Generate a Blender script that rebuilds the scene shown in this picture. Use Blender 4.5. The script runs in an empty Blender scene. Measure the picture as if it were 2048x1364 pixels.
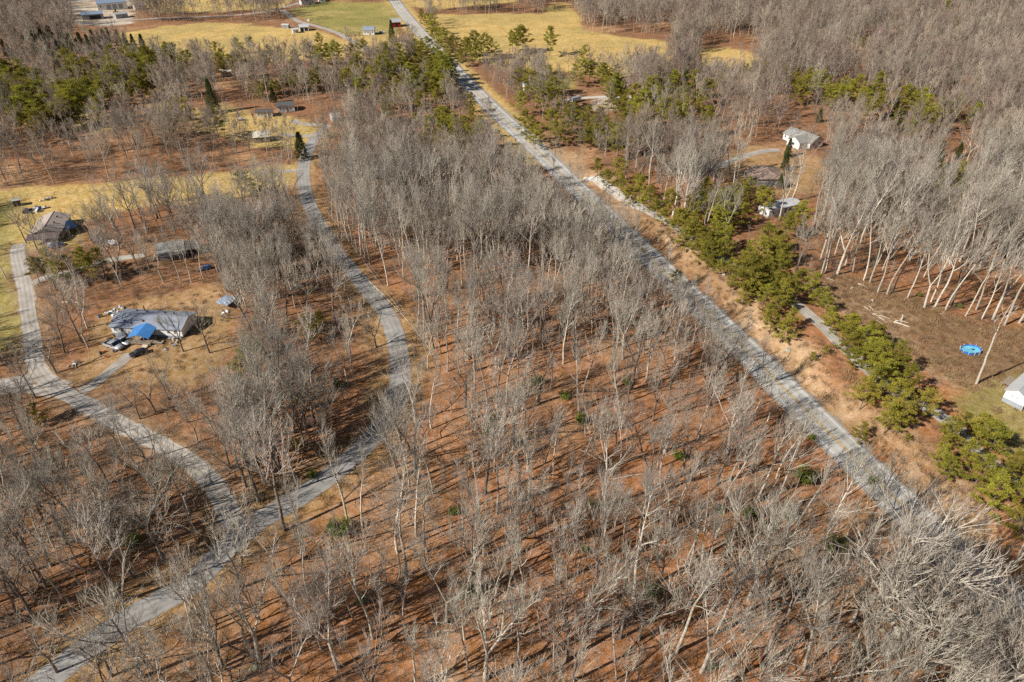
import bpy, math, random
import numpy as np

# ------------------------------------------------------------------ camera, sky, sun, exposure
SC = bpy.context.scene
COL = SC.collection
F_PX, CAM_H, PITCH = 1400.0, 110.0, math.radians(35.0)
cam_d = bpy.data.cameras.new('camera')
cam_d.sensor_width = 36.0
cam_d.lens = F_PX * 36.0 / 2048.0
cam_d.clip_start = 1.0
cam_d.clip_end = 20000.0
cam = bpy.data.objects.new('camera', cam_d)
COL.objects.link(cam)
cam.location = (0, 0, CAM_H)
cam.rotation_euler = (math.pi / 2 - PITCH, 0, 0)
SC.camera = cam

SUN_EL = math.radians(37.0)
SHADOW_AZ = math.radians(29.0)          # ground direction the shadows point to, from +x towards +y
world = bpy.data.worlds.new('World')
SC.world = world
world.use_nodes = True
wn = world.node_tree
sky = wn.nodes.new('ShaderNodeTexSky')
sky.sky_type = 'NISHITA'
sky.sun_disc = False
sky.sun_elevation = SUN_EL
sky.air_density = 0.8
sky.dust_density = 0.2
tox, toy = -math.cos(SHADOW_AZ), -math.sin(SHADOW_AZ)      # towards the sun
sky.sun_rotation = math.atan2(tox, toy)
bg = wn.nodes['Background']
bg.inputs['Strength'].default_value = 0.05
wn.links.new(sky.outputs[0], bg.inputs['Color'])
sun_d = bpy.data.lights.new('sun', 'SUN')
sun_d.energy = 5.0
sun_d.angle = math.radians(0.53)
sun_d.color = (1.0, 0.95, 0.87)
sun = bpy.data.objects.new('sun', sun_d)
COL.objects.link(sun)
sun.location = (-200, -100, 300)
sun.rotation_euler = (math.pi / 2 - SUN_EL, 0, math.atan2(toy, tox) + math.pi / 2)

SC.view_settings.view_transform = 'Standard'
SC.view_settings.look = 'None'
SC.view_settings.gamma = 1.0
SC.view_settings.use_curve_mapping = False
SC.view_settings.exposure = 0.44
SC.render.engine = 'CYCLES'
cy = SC.cycles
cy.max_bounces = 3
cy.diffuse_bounces = 1
cy.glossy_bounces = 2
cy.transmission_bounces = 2
cy.transparent_max_bounces = 4
cy.volume_bounces = 0
cy.use_denoising = False
cy.use_adaptive_sampling = False
cy.caustics_reflective = False
cy.caustics_refractive = False

RNG = np.random.default_rng(7)
random.seed(7)

# ------------------------------------------------------------------ helpers: noise, camera maths, terrain
_LAT = np.random.default_rng(11).random((256, 256))
def vnoise(x, y, scale, seed=0):
    """smooth value noise in 0..1"""
    x = np.asarray(x, float) / scale + 37.7 * seed
    y = np.asarray(y, float) / scale + 91.3 * seed
    xi, yi = np.floor(x).astype(int), np.floor(y).astype(int)
    fx, fy = x - xi, y - yi
    fx, fy = fx * fx * (3 - 2 * fx), fy * fy * (3 - 2 * fy)
    a = _LAT[xi % 256, yi % 256]; b = _LAT[(xi + 1) % 256, yi % 256]
    c = _LAT[xi % 256, (yi + 1) % 256]; d = _LAT[(xi + 1) % 256, (yi + 1) % 256]
    return (a * (1 - fx) + b * fx) * (1 - fy) + (c * (1 - fx) + d * fx) * fy
def fbm(x, y, scale, seed=0, n=3):
    s = 0; w = 1; t = 0
    for i in range(n):
        s = s + w * vnoise(x, y, scale / 2 ** i, seed + i * 3); t += w; w *= 0.55
    return s / t
def sstep(a, b, v):
    t = np.clip((np.asarray(v, float) - a) / (b - a), 0, 1)
    return t * t * (3 - 2 * t)

CP, SP = math.cos(PITCH), math.sin(PITCH)
def ray(px, py):
    u, v = (px - 1024) / F_PX, (682 - py) / F_PX
    return np.array([u, CP + v * SP, -SP + v * CP])
def flat(px, py, z=0.0):
    r = ray(px, py); t = (z - CAM_H) / r[2]
    return r[0] * t, r[1] * t
# highway centre line: photo positions of the road brought to the ground, y rising
HW_PX = [(2125, 1295), (2025, 1212), (1939, 1146), (1800, 1006), (1656, 865), (1563, 773), (1497, 705), (1401, 612), (1312, 526), (1249, 465), (1118, 342), (1046, 274), (1010, 241), (973, 205), (925, 157), (893, 122), (850, 75), (812, 33), (788, 0), (776, -18)]
_hw = [flat(*p) for p in HW_PX]
_hw = [(104.0, 20.0), (96.5, 50.0)] + _hw
HWY = np.array(_hw)
def hw_off(x, y):
    """signed distance right of the highway centre"""
    return (x - np.interp(y, HWY[:, 1], HWY[:, 0])) * 0.955
def height(x, y):
    x = np.asarray(x, float); y = np.asarray(y, float)
    z = (vnoise(x, y, 85, 1) - 0.5) * 2.6 + (vnoise(x, y, 38, 2) - 0.5) * 0.7
    s = hw_off(x, y)
    z = z * (0.25 + 0.75 * sstep(4, 40, np.abs(s)))
    win = sstep(70, 110, y) * (1 - sstep(262, 290, y))
    z = z + 3.2 * sstep(6.0, 13.5, s) * (1 - sstep(38, 85, s)) * win
    z = z - 0.35 * np.exp(-((s - 5.9) / 0.9) ** 2) * win
    return z
def G(px, py, lift=0.0):
    """ground point under a photo pixel (lift: the pixel shows something that high above the ground)"""
    z = 0.0
    for _ in range(6):
        x, y = flat(px, py, z + lift)
        z = float(height(x, y))
    return x, y, z
def proj(x, y, z):
    dz = z - CAM_H
    d = y * CP - dz * SP
    return 1024 + F_PX * x / d, 682 - F_PX * (y * SP + dz * CP) / d, d

def in_poly(x, y, poly):
    x = np.asarray(x); y = np.asarray(y)
    ins = np.zeros(x.shape, bool)
    n = len(poly)
    for i in range(n):
        x1, y1 = poly[i]; x2, y2 = poly[(i + 1) % n]
        if y1 == y2: continue
        c = ((y1 > y) != (y2 > y)) & (x < (x2 - x1) * (y - y1) / (y2 - y1) + x1)
        ins ^= c
    return ins
def smooth_line(pts, step=2.0):
    P = np.array([p[:2] for p in pts], float)
    out = []
    n = len(P)
    for i in range(n - 1):
        p0 = P[max(i - 1, 0)]; p1 = P[i]; p2 = P[i + 1]; p3 = P[min(i + 2, n - 1)]
        k = max(1, int(np.linalg.norm(p2 - p1) / step))
        for j in range(k):
            t = j / k
            out.append(0.5 * ((2 * p1) + (-p0 + p2) * t + (2 * p0 - 5 * p1 + 4 * p2 - p3) * t * t + (-p0 + 3 * p1 - 3 * p2 + p3) * t ** 3))
    out.append(P[-1])
    return np.array(out)
def line_dist(x, y, L):
    x = np.asarray(x, float); y = np.asarray(y, float)
    best = np.full(x.shape, 1e9)
    for i in range(len(L) - 1):
        a = L[i]; d = L[i + 1] - a
        t = np.clip(((x - a[0]) * d[0] + (y - a[1]) * d[1]) / (d @ d + 1e-9), 0, 1)
        best = np.minimum(best, (x - a[0] - t * d[0]) ** 2 + (y - a[1] - t * d[1]) ** 2)
    return np.sqrt(best)

# ------------------------------------------------------------------ helpers: materials
def mat(name, col, rough=0.85, noise=0.0, scale=3.0, rand=0.0, spec=0.25, bump=0.0, metallic=0.0, detail=4.0, col2=None, trans=0.0):
    m = bpy.data.materials.new(name); m.use_nodes = True
    nt = m.node_tree; N = nt.nodes; L = nt.links
    b = N['Principled BSDF']
    b.inputs['Roughness'].default_value = rough
    b.inputs['Specular IOR Level'].default_value = spec
    b.inputs['Metallic'].default_value = metallic
    c4 = (*col, 1)
    b.inputs['Base Color'].default_value = c4
    src = None
    if noise > 0 or col2 or bump > 0:
        tc = N.new('ShaderNodeTexCoord')
        nz = N.new('ShaderNodeTexNoise'); nz.inputs['Scale'].default_value = scale; nz.inputs['Detail'].default_value = detail
        L.new(tc.outputs['Object'], nz.inputs['Vector'])
        mx = N.new('ShaderNodeMix'); mx.data_type = 'RGBA'
        lo = col2 if col2 else tuple(c * (1 - noise) for c in col)
        hi = col if col2 else tuple(min(1, c * (1 + noise * 0.8)) for c in col)
        mx.inputs['A'].default_value = (*lo, 1); mx.inputs['B'].default_value = (*hi, 1)
        mr = N.new('ShaderNodeMapRange'); mr.inputs['From Min'].default_value = 0.3; mr.inputs['From Max'].default_value = 0.7
        L.new(nz.outputs['Fac'], mr.inputs['Value']); L.new(mr.outputs['Result'], mx.inputs['Factor'])
        src = mx.outputs['Result']
        if bump > 0:
            bp = N.new('ShaderNodeBump'); bp.inputs['Strength'].default_value = bump; bp.inputs['Distance'].default_value = 0.1
            L.new(nz.outputs['Fac'], bp.inputs['Height']); L.new(bp.outputs['Normal'], b.inputs['Normal'])
    if rand > 0:
        oi = N.new('ShaderNodeObjectInfo')
        hsv = N.new('ShaderNodeHueSaturation')
        mr2 = N.new('ShaderNodeMapRange'); mr2.inputs['To Min'].default_value = 1 - rand; mr2.inputs['To Max'].default_value = 1 + rand
        L.new(oi.outputs['Random'], mr2.inputs['Value']); L.new(mr2.outputs['Result'], hsv.inputs['Value'])
        ml = N.new('ShaderNodeMath'); ml.operation = 'MULTIPLY'; ml.inputs[1].default_value = 7.13
        fr = N.new('ShaderNodeMath'); fr.operation = 'FRACT'
        L.new(oi.outputs['Random'], ml.inputs[0]); L.new(ml.outputs[0], fr.inputs[0])
        mr3 = N.new('ShaderNodeMapRange'); mr3.inputs['To Min'].default_value = 0.5 - rand * 0.05; mr3.inputs['To Max'].default_value = 0.5 + rand * 0.05
        L.new(fr.outputs[0], mr3.inputs['Value']); L.new(mr3.outputs['Result'], hsv.inputs['Hue'])
        if src: L.new(src, hsv.inputs['Color'])
        else: hsv.inputs['Color'].default_value = c4
        src = hsv.outputs['Color']
    if src: L.new(src, b.inputs['Base Color'])
    if trans > 0:
        tr = N.new('ShaderNodeBsdfTranslucent'); ms = N.new('ShaderNodeMixShader'); ms.inputs[0].default_value = trans
        if src: L.new(src, tr.inputs['Color'])
        else: tr.inputs['Color'].default_value = c4
        L.new(b.outputs[0], ms.inputs[1]); L.new(tr.outputs[0], ms.inputs[2]); L.new(ms.outputs[0], N['Material Output'].inputs['Surface'])
    return m

M = {}
M['bark'] = mat('bark', (0.60, 0.54, 0.445), 0.9, rand=0.28, col2=(0.33, 0.285, 0.23), scale=2.2, spec=0.1)
def twig_mat():
    m = mat('twig', (0.30, 0.252, 0.205), 0.9, rand=0.34, spec=0.08)
    N = m.node_tree.nodes; L = m.node_tree.links
    oi = N.new('ShaderNodeObjectInfo'); nz = N.new('ShaderNodeTexNoise'); nz.inputs['Scale'].default_value = 0.035; nz.inputs['Detail'].default_value = 3
    L.new(oi.outputs['Location'], nz.inputs['Vector'])
    mr = N.new('ShaderNodeMapRange'); mr.inputs['From Min'].default_value = 0.36; mr.inputs['From Max'].default_value = 0.62; L.new(nz.outputs['Fac'], mr.inputs['Value'])
    mx = N.new('ShaderNodeMix'); mx.data_type = 'RGBA'; L.new(mr.outputs['Result'], mx.inputs['Factor'])
    mx.inputs['A'].default_value = (0.185, 0.130, 0.102, 1); mx.inputs['B'].default_value = (0.315, 0.255, 0.195, 1)
    hsv = [n for n in N if n.type == 'HUE_SAT'][0]; L.new(mx.outputs['Result'], hsv.inputs['Color'])
    return m
M['twig'] = twig_mat()
M['limb'] = mat('limb_bark', (0.43, 0.37, 0.30), 0.9, rand=0.3, spec=0.08)
M['oakbark_shade'] = mat('oak_bark_shade', (0.27, 0.225, 0.185), 0.95, rand=0.25, col2=(0.13, 0.105, 0.085), scale=2.5, spec=0.08)  # oak trunk bark, darkened so that trunk shade is put into the colour
M['sap'] = mat('sapling_bark', (0.29, 0.245, 0.20), 0.9, rand=0.3, spec=0.08)
M['brush'] = mat('brush_stems', (0.20, 0.145, 0.10), 0.9, rand=0.35, spec=0.05)
M['weed'] = mat('dry_weeds', (0.30, 0.19, 0.105), 0.9, rand=0.35, spec=0.05)
M['pinebark'] = mat('pine_bark', (0.20, 0.155, 0.12), 0.9, rand=0.2, noise=0.3, spec=0.08)
M['needle'] = mat('pine_needles', (0.42, 0.365, 0.05), 0.75, rand=0.25, col2=(0.20, 0.19, 0.028), scale=0.9, spec=0.2, trans=0.3)
M['cedar'] = mat('cedar_foliage', (0.085, 0.10, 0.028), 0.8, rand=0.3, col2=(0.045, 0.06, 0.018), scale=1.0, spec=0.15, trans=0.1)
M['holly'] = mat('evergreen_leaf', (0.21, 0.25, 0.035), 0.55, rand=0.25, col2=(0.11, 0.155, 0.022), scale=2.0, spec=0.4, trans=0.1)
M['asphalt'] = mat('worn_asphalt', (0.44, 0.42, 0.385), 0.9, col2=(0.32, 0.305, 0.28), scale=0.35, spec=0.2, detail=8)
M['lane'] = mat('side_road_asphalt', (0.35, 0.335, 0.31), 0.9, col2=(0.25, 0.24, 0.225), scale=0.45, spec=0.2, detail=8)
M['gravel'] = mat('gravel', (0.46, 0.42, 0.37), 0.95, col2=(0.30, 0.265, 0.225), scale=0.5, spec=0.1, detail=10)
M['shoulder'] = mat('shoulder_grit', (0.40, 0.34, 0.27), 0.95, col2=(0.27, 0.22, 0.17), scale=0.8, spec=0.1, detail=8)
M['concrete'] = mat('concrete', (0.55, 0.52, 0.47), 0.9, noise=0.15, scale=1.0)
M['whiteline'] = mat('white_line', (0.80, 0.79, 0.76), 0.8, col2=(0.50, 0.49, 0.47), scale=1.4)
M['yellowline'] = mat('yellow_line', (0.62, 0.37, 0.03), 0.8, col2=(0.48, 0.32, 0.10), scale=1.4)
M['siding'] = mat('white_siding', (0.76, 0.75, 0.72), 0.6, noise=0.06, scale=0.6)
M['cream'] = mat('cream_siding', (0.62, 0.56, 0.45), 0.7, noise=0.08, scale=0.6)
M['greysiding'] = mat('grey_siding', (0.34, 0.34, 0.34), 0.7, noise=0.1, scale=0.6)
M['stone'] = mat('grey_stone', (0.36, 0.34, 0.31), 0.9, noise=0.3, scale=3)
M['brick'] = mat('brick_red', (0.30, 0.13, 0.09), 0.9, noise=0.2, scale=3)
M['skirt'] = mat('foundation_grey', (0.32, 0.34, 0.38), 0.8, noise=0.1, scale=1)
M['slate'] = mat('slate_blue_shingles', (0.25, 0.275, 0.325), 0.75, noise=0.12, scale=1.6, bump=0.3)
M['tanroof'] = mat('tan_shingles', (0.40, 0.33, 0.28), 0.85, noise=0.14, scale=1.6, bump=0.3)
M['greyroof'] = mat('grey_shingles', (0.28, 0.275, 0.255), 0.85, noise=0.15, scale=1.6, bump=0.3)
M['darkroof'] = mat('charcoal_shingles', (0.10, 0.095, 0.09), 0.85, noise=0.2, scale=1.6, bump=0.3)
M['brownroof'] = mat('brown_shingles', (0.36, 0.255, 0.20), 0.85, noise=0.14, scale=1.6, bump=0.3)
M['purpleroof'] = mat('maroon_shingles', (0.115, 0.082, 0.085), 0.85, noise=0.2, scale=1.6, bump=0.3)
M['metalroof'] = mat('pale_metal_roof', (0.58, 0.58, 0.57), 0.45, noise=0.08, scale=0.5, metallic=0.2, spec=0.5)
M['greymetal'] = mat('grey_metal_roof', (0.40, 0.40, 0.40), 0.5, noise=0.1, scale=0.5, metallic=0.1, spec=0.4)
M['bluemetal'] = mat('blue_metal', (0.06, 0.21, 0.50), 0.5, noise=0.08, scale=0.7, spec=0.4)
M['bluesteel'] = mat('blue_grey_steel', (0.20, 0.26, 0.35), 0.5, noise=0.1, scale=0.5, spec=0.4)
M['navy'] = mat('navy_tarp', (0.015, 0.03, 0.07), 0.5, noise=0.3, scale=1.2)
M['barnred'] = mat('barn_red', (0.30, 0.022, 0.02), 0.7, noise=0.15, scale=0.7)
M['wood'] = mat('weathered_wood', (0.30, 0.24, 0.18), 0.9, noise=0.25, scale=2.5)
M['palewood'] = mat('bleached_log', (0.55, 0.48, 0.39), 0.9, noise=0.3, scale=2.0)
M['pole'] = mat('pole_wood', (0.36, 0.31, 0.25), 0.9, noise=0.2, scale=2.0)
M['glass'] = mat('window_glass', (0.025, 0.03, 0.035), 0.15, spec=0.5)
M['trim'] = mat('white_trim', (0.74, 0.73, 0.71), 0.6)
M['silver'] = mat('silver_paint', (0.50, 0.51, 0.53), 0.3, metallic=0.35, spec=0.5)
M['whitepaint'] = mat('white_paint', (0.78, 0.78, 0.78), 0.35, spec=0.5)
M['blackpaint'] = mat('dark_paint', (0.022, 0.022, 0.028), 0.35, spec=0.4)
M['bluepaint'] = mat('blue_paint', (0.05, 0.09, 0.22), 0.35, spec=0.5)
M['yellowpaint'] = mat('yellow_paint', (0.62, 0.36, 0.03), 0.5)
M['orangepaint'] = mat('orange_plastic', (0.6, 0.10, 0.02), 0.5)
M['rubber'] = mat('tyre_rubber', (0.02, 0.02, 0.02), 0.9)
M['rim'] = mat('wheel_rim', (0.42, 0.42, 0.43), 0.35, metallic=0.6)
M['lamp'] = mat('headlight_glass', (0.65, 0.65, 0.62), 0.2, spec=0.5)
M['taillamp'] = mat('taillight_red', (0.35, 0.02, 0.02), 0.3)
M['bed'] = mat('truck_bed_liner', (0.05, 0.05, 0.055), 0.8)
M['poolblue'] = mat('pool_liner', (0.03, 0.16, 0.50), 0.5, noise=0.15, scale=1.5)
M['poolwater'] = mat('pool_water', (0.16, 0.50, 0.66), 0.12, noise=0.25, scale=0.8, spec=0.5)
M['junk'] = mat('pale_scrap', (0.58, 0.56, 0.53), 0.7, noise=0.3, scale=4)
M['tarp'] = mat('blue_grey_tarp', (0.34, 0.40, 0.49), 0.6, noise=0.25, scale=2)
M['wire'] = mat('bright_wire', (0.62, 0.60, 0.56), 0.4, metallic=0.3, spec=0.5)
M['moss'] = mat('mossy_rock', (0.40, 0.37, 0.27), 0.95, col2=(0.19, 0.19, 0.08), scale=2.5, bump=0.4)
M['rust'] = mat('rust_leaf', (0.30, 0.105, 0.03), 0.8, rand=0.2, trans=0.1)

# ------------------------------------------------------------------ helpers: objects
def tag(o, label=None, cat=None, group=None, kind=None):
    if label: o['label'] = label
    if cat: o['category'] = cat
    if group: o['group'] = group
    if kind: o['kind'] = kind
    return o
def link(o, parent=None):
    COL.objects.link(o)
    if parent is not None: o.parent = parent
    return o
def empty(name, loc, rz=0.0):
    o = bpy.data.objects.new(name, None); o.empty_display_size = 0.5
    o.location = loc; o.rotation_euler = (0, 0, rz)
    return link(o)
def mesh_np(name, V, F, mats, midx=None, smooth=False):
    """V (n,3); F list of arrays, each (k, corners)"""
    me = bpy.data.meshes.new(name)
    V = np.asarray(V, np.float32)
    F = [np.asarray(f, np.int32) for f in F if len(f)]
    loops = np.concatenate([f.ravel() for f in F])
    tot = np.concatenate([np.full(len(f), f.shape[1], np.int32) for f in F])
    start = np.concatenate([[0], np.cumsum(tot)[:-1]]).astype(np.int32)
    me.vertices.add(len(V)); me.vertices.foreach_set('co', V.ravel())
    me.loops.add(len(loops)); me.loops.foreach_set('vertex_index', loops)
    me.polygons.add(len(tot)); me.polygons.foreach_set('loop_start', start); me.polygons.foreach_set('loop_total', tot)
    if midx is not None: me.polygons.foreach_set('material_index', np.asarray(midx, np.int32))
    me.update(calc_edges=True)
    if smooth: me.polygons.foreach_set('use_smooth', np.ones(len(tot), bool))
    for m in (mats if isinstance(mats, (list, tuple)) else [mats]): me.materials.append(m)
    return me
def obj(name, me, parent=None, loc=None):
    o = bpy.data.objects.new(name, me)
    if loc is not None: o.location = loc
    return link(o, parent)

class MB:
    """collects simple solids into one mesh"""
    def __init__(s): s.v = []; s.f = []
    def add(s, vs, fs):
        b = len(s.v); s.v += [tuple(map(float, p)) for p in vs]; s.f += [tuple(i + b for i in f) for f in fs]; return s
    def box(s, x0, y0, z0, x1, y1, z1):
        return s.add([(x0, y0, z0), (x1, y0, z0), (x1, y1, z0), (x0, y1, z0), (x0, y0, z1), (x1, y0, z1), (x1, y1, z1), (x0, y1, z1)],
                     [(3, 2, 1, 0), (4, 5, 6, 7), (0, 1, 5, 4), (1, 2, 6, 5), (2, 3, 7, 6), (3, 0, 4, 7)])
    def prism(s, prof, y0, y1):
        """profile in xz extruded along y"""
        n = len(prof)
        vs = [(x, y0, z) for x, z in prof] + [(x, y1, z) for x, z in prof]
        fs = [tuple(range(n)), tuple(range(2 * n - 1, n - 1, -1))]
        for i in range(n):
            j = (i + 1) % n; fs.append((j, i, i + n, j + n))
        return s.add(vs, fs)
    def slab(s, quad, t):
        """a four-cornered sheet given thickness t downwards"""
        q = [tuple(p) for p in quad]
        vs = q + [(x, y, z - t) for x, y, z in q]
        return s.add(vs, [(0, 1, 2, 3), (7, 6, 5, 4), (0, 4, 5, 1), (1, 5, 6, 2), (2, 6, 7, 3), (3, 7, 4, 0)])
    def rod(s, a, b, r0, r1=None, n=6):
        V, F = tube(np.array([a, b], float), [r0, r0 if r1 is None else r1], n, caps=True)
        return s.add(V, F)
    def cyl_y(s, x, z, y0, y1, r, n=12):
        vs = []
        for y in (y0, y1):
            vs += [(x + r * math.cos(2 * math.pi * i / n), y, z + r * math.sin(2 * math.pi * i / n)) for i in range(n)]
        fs = [tuple(range(n)), tuple(range(2 * n - 1, n - 1, -1))] + [((i + 1) % n, i, i + n, (i + 1) % n + n) for i in range(n)]
        return s.add(vs, fs)
    def build(s, name, m, parent=None, smooth=False):
        me = bpy.data.meshes.new(name); me.from_pydata(s.v, [], s.f)
        me.materials.append(m)
        if smooth: me.polygons.foreach_set('use_smooth', np.ones(len(me.polygons), bool))
        me.update()
        return obj(name, me, parent)

def tube(path, rad, n, caps=False):
    path = np.asarray(path, float); k = len(path)
    T = np.gradient(path, axis=0)
    T /= (np.linalg.norm(T, axis=1, keepdims=True) + 1e-9)
    ref = np.array([1.0, 0, 0]) if abs(T[0, 0]) < 0.8 else np.array([0, 1.0, 0])
    U = np.cross(T, ref); U /= (np.linalg.norm(U, axis=1, keepdims=True) + 1e-9)
    W = np.cross(T, U)
    a = np.arange(n) * 2 * math.pi / n
    R = np.asarray(rad, float)[:, None, None]
    V = path[:, None, :] + R * (np.cos(a)[None, :, None] * U[:, None, :] + np.sin(a)[None, :, None] * W[:, None, :])
    V = V.reshape(-1, 3)
    i = np.arange(k - 1)[:, None] * n; j = np.arange(n)[None, :]; j2 = (j + 1) % n
    F = np.stack([i + j, i + j2, i + n + j2, i + n + j], -1).reshape(-1, 4)
    if caps:
        F = [tuple(f) for f in F] + [tuple(range(n - 1, -1, -1)), tuple(range((k - 1) * n, k * n))]
    return V, F

# ------------------------------------------------------------------ roads (lines first: the woods and the ground need them)
def L_(pts): return smooth_line([G(*p) for p in pts], 2.0)
ROADS = {}
HIGH = smooth_line([(x, y) for x, y in HWY], 3.0)
SIDE = L_([(-60, 1470), (40, 1400), (103, 1352), (236, 1252), (380, 1168), (456, 1092), (513, 1045), (592, 998), (665, 948), (735, 885), (775, 830), (798, 770), (800, 725), (787, 660), (762, 612), (735, 580), (706, 545), (675, 508), (651, 472), (634, 440), (621, 415), (612, 390), (607, 359), (608, 330), (617, 300), (627, 280), (640, 265)])
DRIVE = L_([(470, 1050), (448, 1005), (418, 960), (361, 911), (296, 876), (235, 846), (165, 805), (105, 770), (74, 735), (67, 690), (58, 636), (51, 585), (42, 540), (34, 505), (40, 488)])
DRIVE_W = L_([(-70, 790), (0, 775), (60, 765), (120, 780)])
YARD1 = L_([(140, 795), (191, 766), (232, 733), (262, 708)])
DRIVE3 = L_([(55, 572), (90, 556), (140, 545), (215, 522), (290, 510)])
FRONT = L_([(1190, 356), (1215, 372), (1260, 402), (1320, 435), (1367, 465), (1430, 508), (1500, 548), (1567, 586), (1601, 616), (1645, 653), (1697, 704), (1780, 775), (1888, 837), (1961, 907), (2060, 985), (2160, 1060)])
APRON = L_([(1160, 357), (1196, 356)])
FARRD = L_([(565, 20), (593, 41), (628, 51), (672, 65), (690, 74), (716, 90), (740, 108)])
FARRD2 = L_([(660, -14), (605, 3), (570, 14), (531, 23), (476, 30), (400, 34), (330, 36), (262, 40)])
TRACK = L_([(1130, 199), (1165, 196), (1210, 194), (1268, 195)])
WDRIVE = L_([(1435, 335), (1455, 325), (1490, 312), (1530, 302), (1560, 300)])
TOPDR = L_([(640, 265), (655, 252), (640, 250), (605, 248), (585, 240)])
TOPDR2 = L_([(640, 270), (600, 272), (560, 268)])
SIDEENT = L_([(607, 340), (585, 341), (560, 344)])
YARDRD = L_([(150, 45), (200, 48), (245, 40), (262, 40)])

ZONES = [  # (kind, polygon in photo pixels, brought to the ground)
    ('field', [(846, 30), (960, 27), (1085, 27), (1108, 6), (1130, 4), (1155, 30), (1168, 62), (1240, 72), (1345, 84), (1350, 135), (1240, 150), (1100, 145), (1000, 138), (950, 120), (905, 85), (870, 50)]),
    ('field', [(806, -10), (1040, -10), (1040, 6), (975, 10), (862, 20), (822, 12)]),
    ('field', [(1398, 96), (1455, 95), (1515, 108), (1515, 138), (1405, 134)]),
    ('field', [(238, 66), (300, 56), (400, 46), (470, 45), (560, 55), (640, 62), (700, 84), (690, 116), (560, 122), (420, 122), (330, 114), (245, 100)]),
    ('field', [(262, -10), (600, -10), (560, 16), (440, 24), (330, 26), (280, 20)]),
    ('lawn', [(575, 22), (640, 2), (770, 5), (792, 30), (790, 66), (745, 72), (690, 68), (625, 48)]),
    ('field', [(690, 75), (795, 68), (815, 95), (800, 125), (730, 128), (705, 95)]),
    ('lawn', [(-120, 392), (0, 398), (40, 402), (24, 470), (14, 505), (36, 560), (44, 640), (48, 700), (0, 712), (-140, 712)]),
    ('field', [(-120, 388), (0, 383), (150, 372), (350, 352), (480, 340), (597, 330), (596, 368), (500, 392), (380, 404), (250, 420), (170, 440), (165, 490), (60, 500), (25, 480), (20, 410), (-120, 402)]),
    ('field', [(142, 213), (205, 210), (222, 250), (190, 275), (150, 250)]),
    ('field', [(295, 208), (350, 206), (355, 226), (300, 228)]),
    ('field', [(385, 222), (440, 210), (520, 232), (622, 236), (628, 262), (620, 300), (560, 296), (480, 285), (400, 262)]),
    ('yard', [(185, 640), (262, 600), (430, 572), (476, 596), (462, 660), (430, 705), (400, 772), (300, 785), (230, 770), (150, 740), (170, 690)]),
    ('weeds', [(1596, 556), (1690, 548), (1800, 590), (1905, 625), (2048, 662), (2160, 700), (2150, 800), (2000, 770), (1950, 785), (1900, 760), (1790, 690), (1700, 640), (1640, 600)]),
    ('lawn2', [(1940, 770), (2000, 760), (2160, 690), (2200, 1000), (2060, 930), (1930, 840), (1890, 800)]),
    ('lawn', [(1086, 152), (1148, 150), (1152, 176), (1110, 188), (1084, 180)]),
    ('dirt', [(1180, 194), (1262, 194), (1262, 218), (1190, 222)]),
    ('yard', [(1405, 322), (1500, 292), (1560, 300), (1640, 312), (1655, 350), (1640, 385), (1570, 395), (1490, 372), (1420, 345)]),
    ('dirt', [(112, -10), (262, -10), (262, 46), (210, 52), (150, 48), (112, 18)]),
    ('field', [(1060, 118), (1085, 118), (1085, 130), (1060, 130)]),
]
ZP = [(k, [G(*p)[:2] for p in poly]) for k, poly in ZONES]

# ------------------------------------------------------------------ ground sheet
def axis(lo, hi, step, far):
    core = np.arange(lo, hi + 1e-6, step)
    right = [hi]; s = step
    while right[-1] < far: s *= 1.35; right.append(right[-1] + s)
    left = [lo]; s = step
    while left[-1] > -far: s *= 1.35; left.append(left[-1] - s)
    return np.concatenate([left[:0:-1], core, right[1:]])
gx = axis(-540, 540, 2.5, 7000); gy = axis(0, 770, 2.5, 7000)
GX, GY = np.meshgrid(gx, gy, indexing='ij')
GZ = height(GX, GY)
wx = GX + (vnoise(GX, GY, 9, 5) - 0.5) * 7; wy = GY + (vnoise(GX, GY, 9, 8) - 0.5) * 7
zone = np.zeros(GX.shape, int)
ZK = ['forest', 'field', 'lawn', 'lawn2', 'yard', 'weeds', 'dirt', 'bank']
for k, poly in ZP:
    zone[in_poly(wx, wy, poly)] = ZK.index(k)
so = hw_off(wx, wy)
bankw = (so > 4.5) & (so < 15 + 5 * (vnoise(GX, GY, 14, 3) - 0.5)) & (GY > 85) & (GY < 330) & (zone == 0)
zone[bankw] = ZK.index('bank')
verge = (np.abs(hw_off(GX, GY)) < 10.5) & (GY >= 290) & (zone == 0)
zone[verge] = ZK.index('field')
dside = line_dist(wx, wy, SIDE)
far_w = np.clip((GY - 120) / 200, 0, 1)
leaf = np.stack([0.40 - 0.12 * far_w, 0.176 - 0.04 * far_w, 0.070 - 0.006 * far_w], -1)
n1 = fbm(GX, GY, 30, 20)[..., None]; n2 = vnoise(GX, GY, 7, 23)[..., None]
litter_dark_shade = np.array([0.165, 0.092, 0.048]); litter_tan = np.array([0.42, 0.232, 0.110])
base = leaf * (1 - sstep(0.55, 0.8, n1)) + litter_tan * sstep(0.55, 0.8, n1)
base = base * (1 - 0.5 * sstep(0.6, 0.85, n2)) + litter_dark_shade * 0.5 * sstep(0.6, 0.85, n2)  # darker litter patches, partly twig shadow painted into the ground colour
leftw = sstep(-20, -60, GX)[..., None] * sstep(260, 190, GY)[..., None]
base = base * (1 - 0.35 * leftw) + litter_dark_shade * 0.35 * leftw
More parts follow.
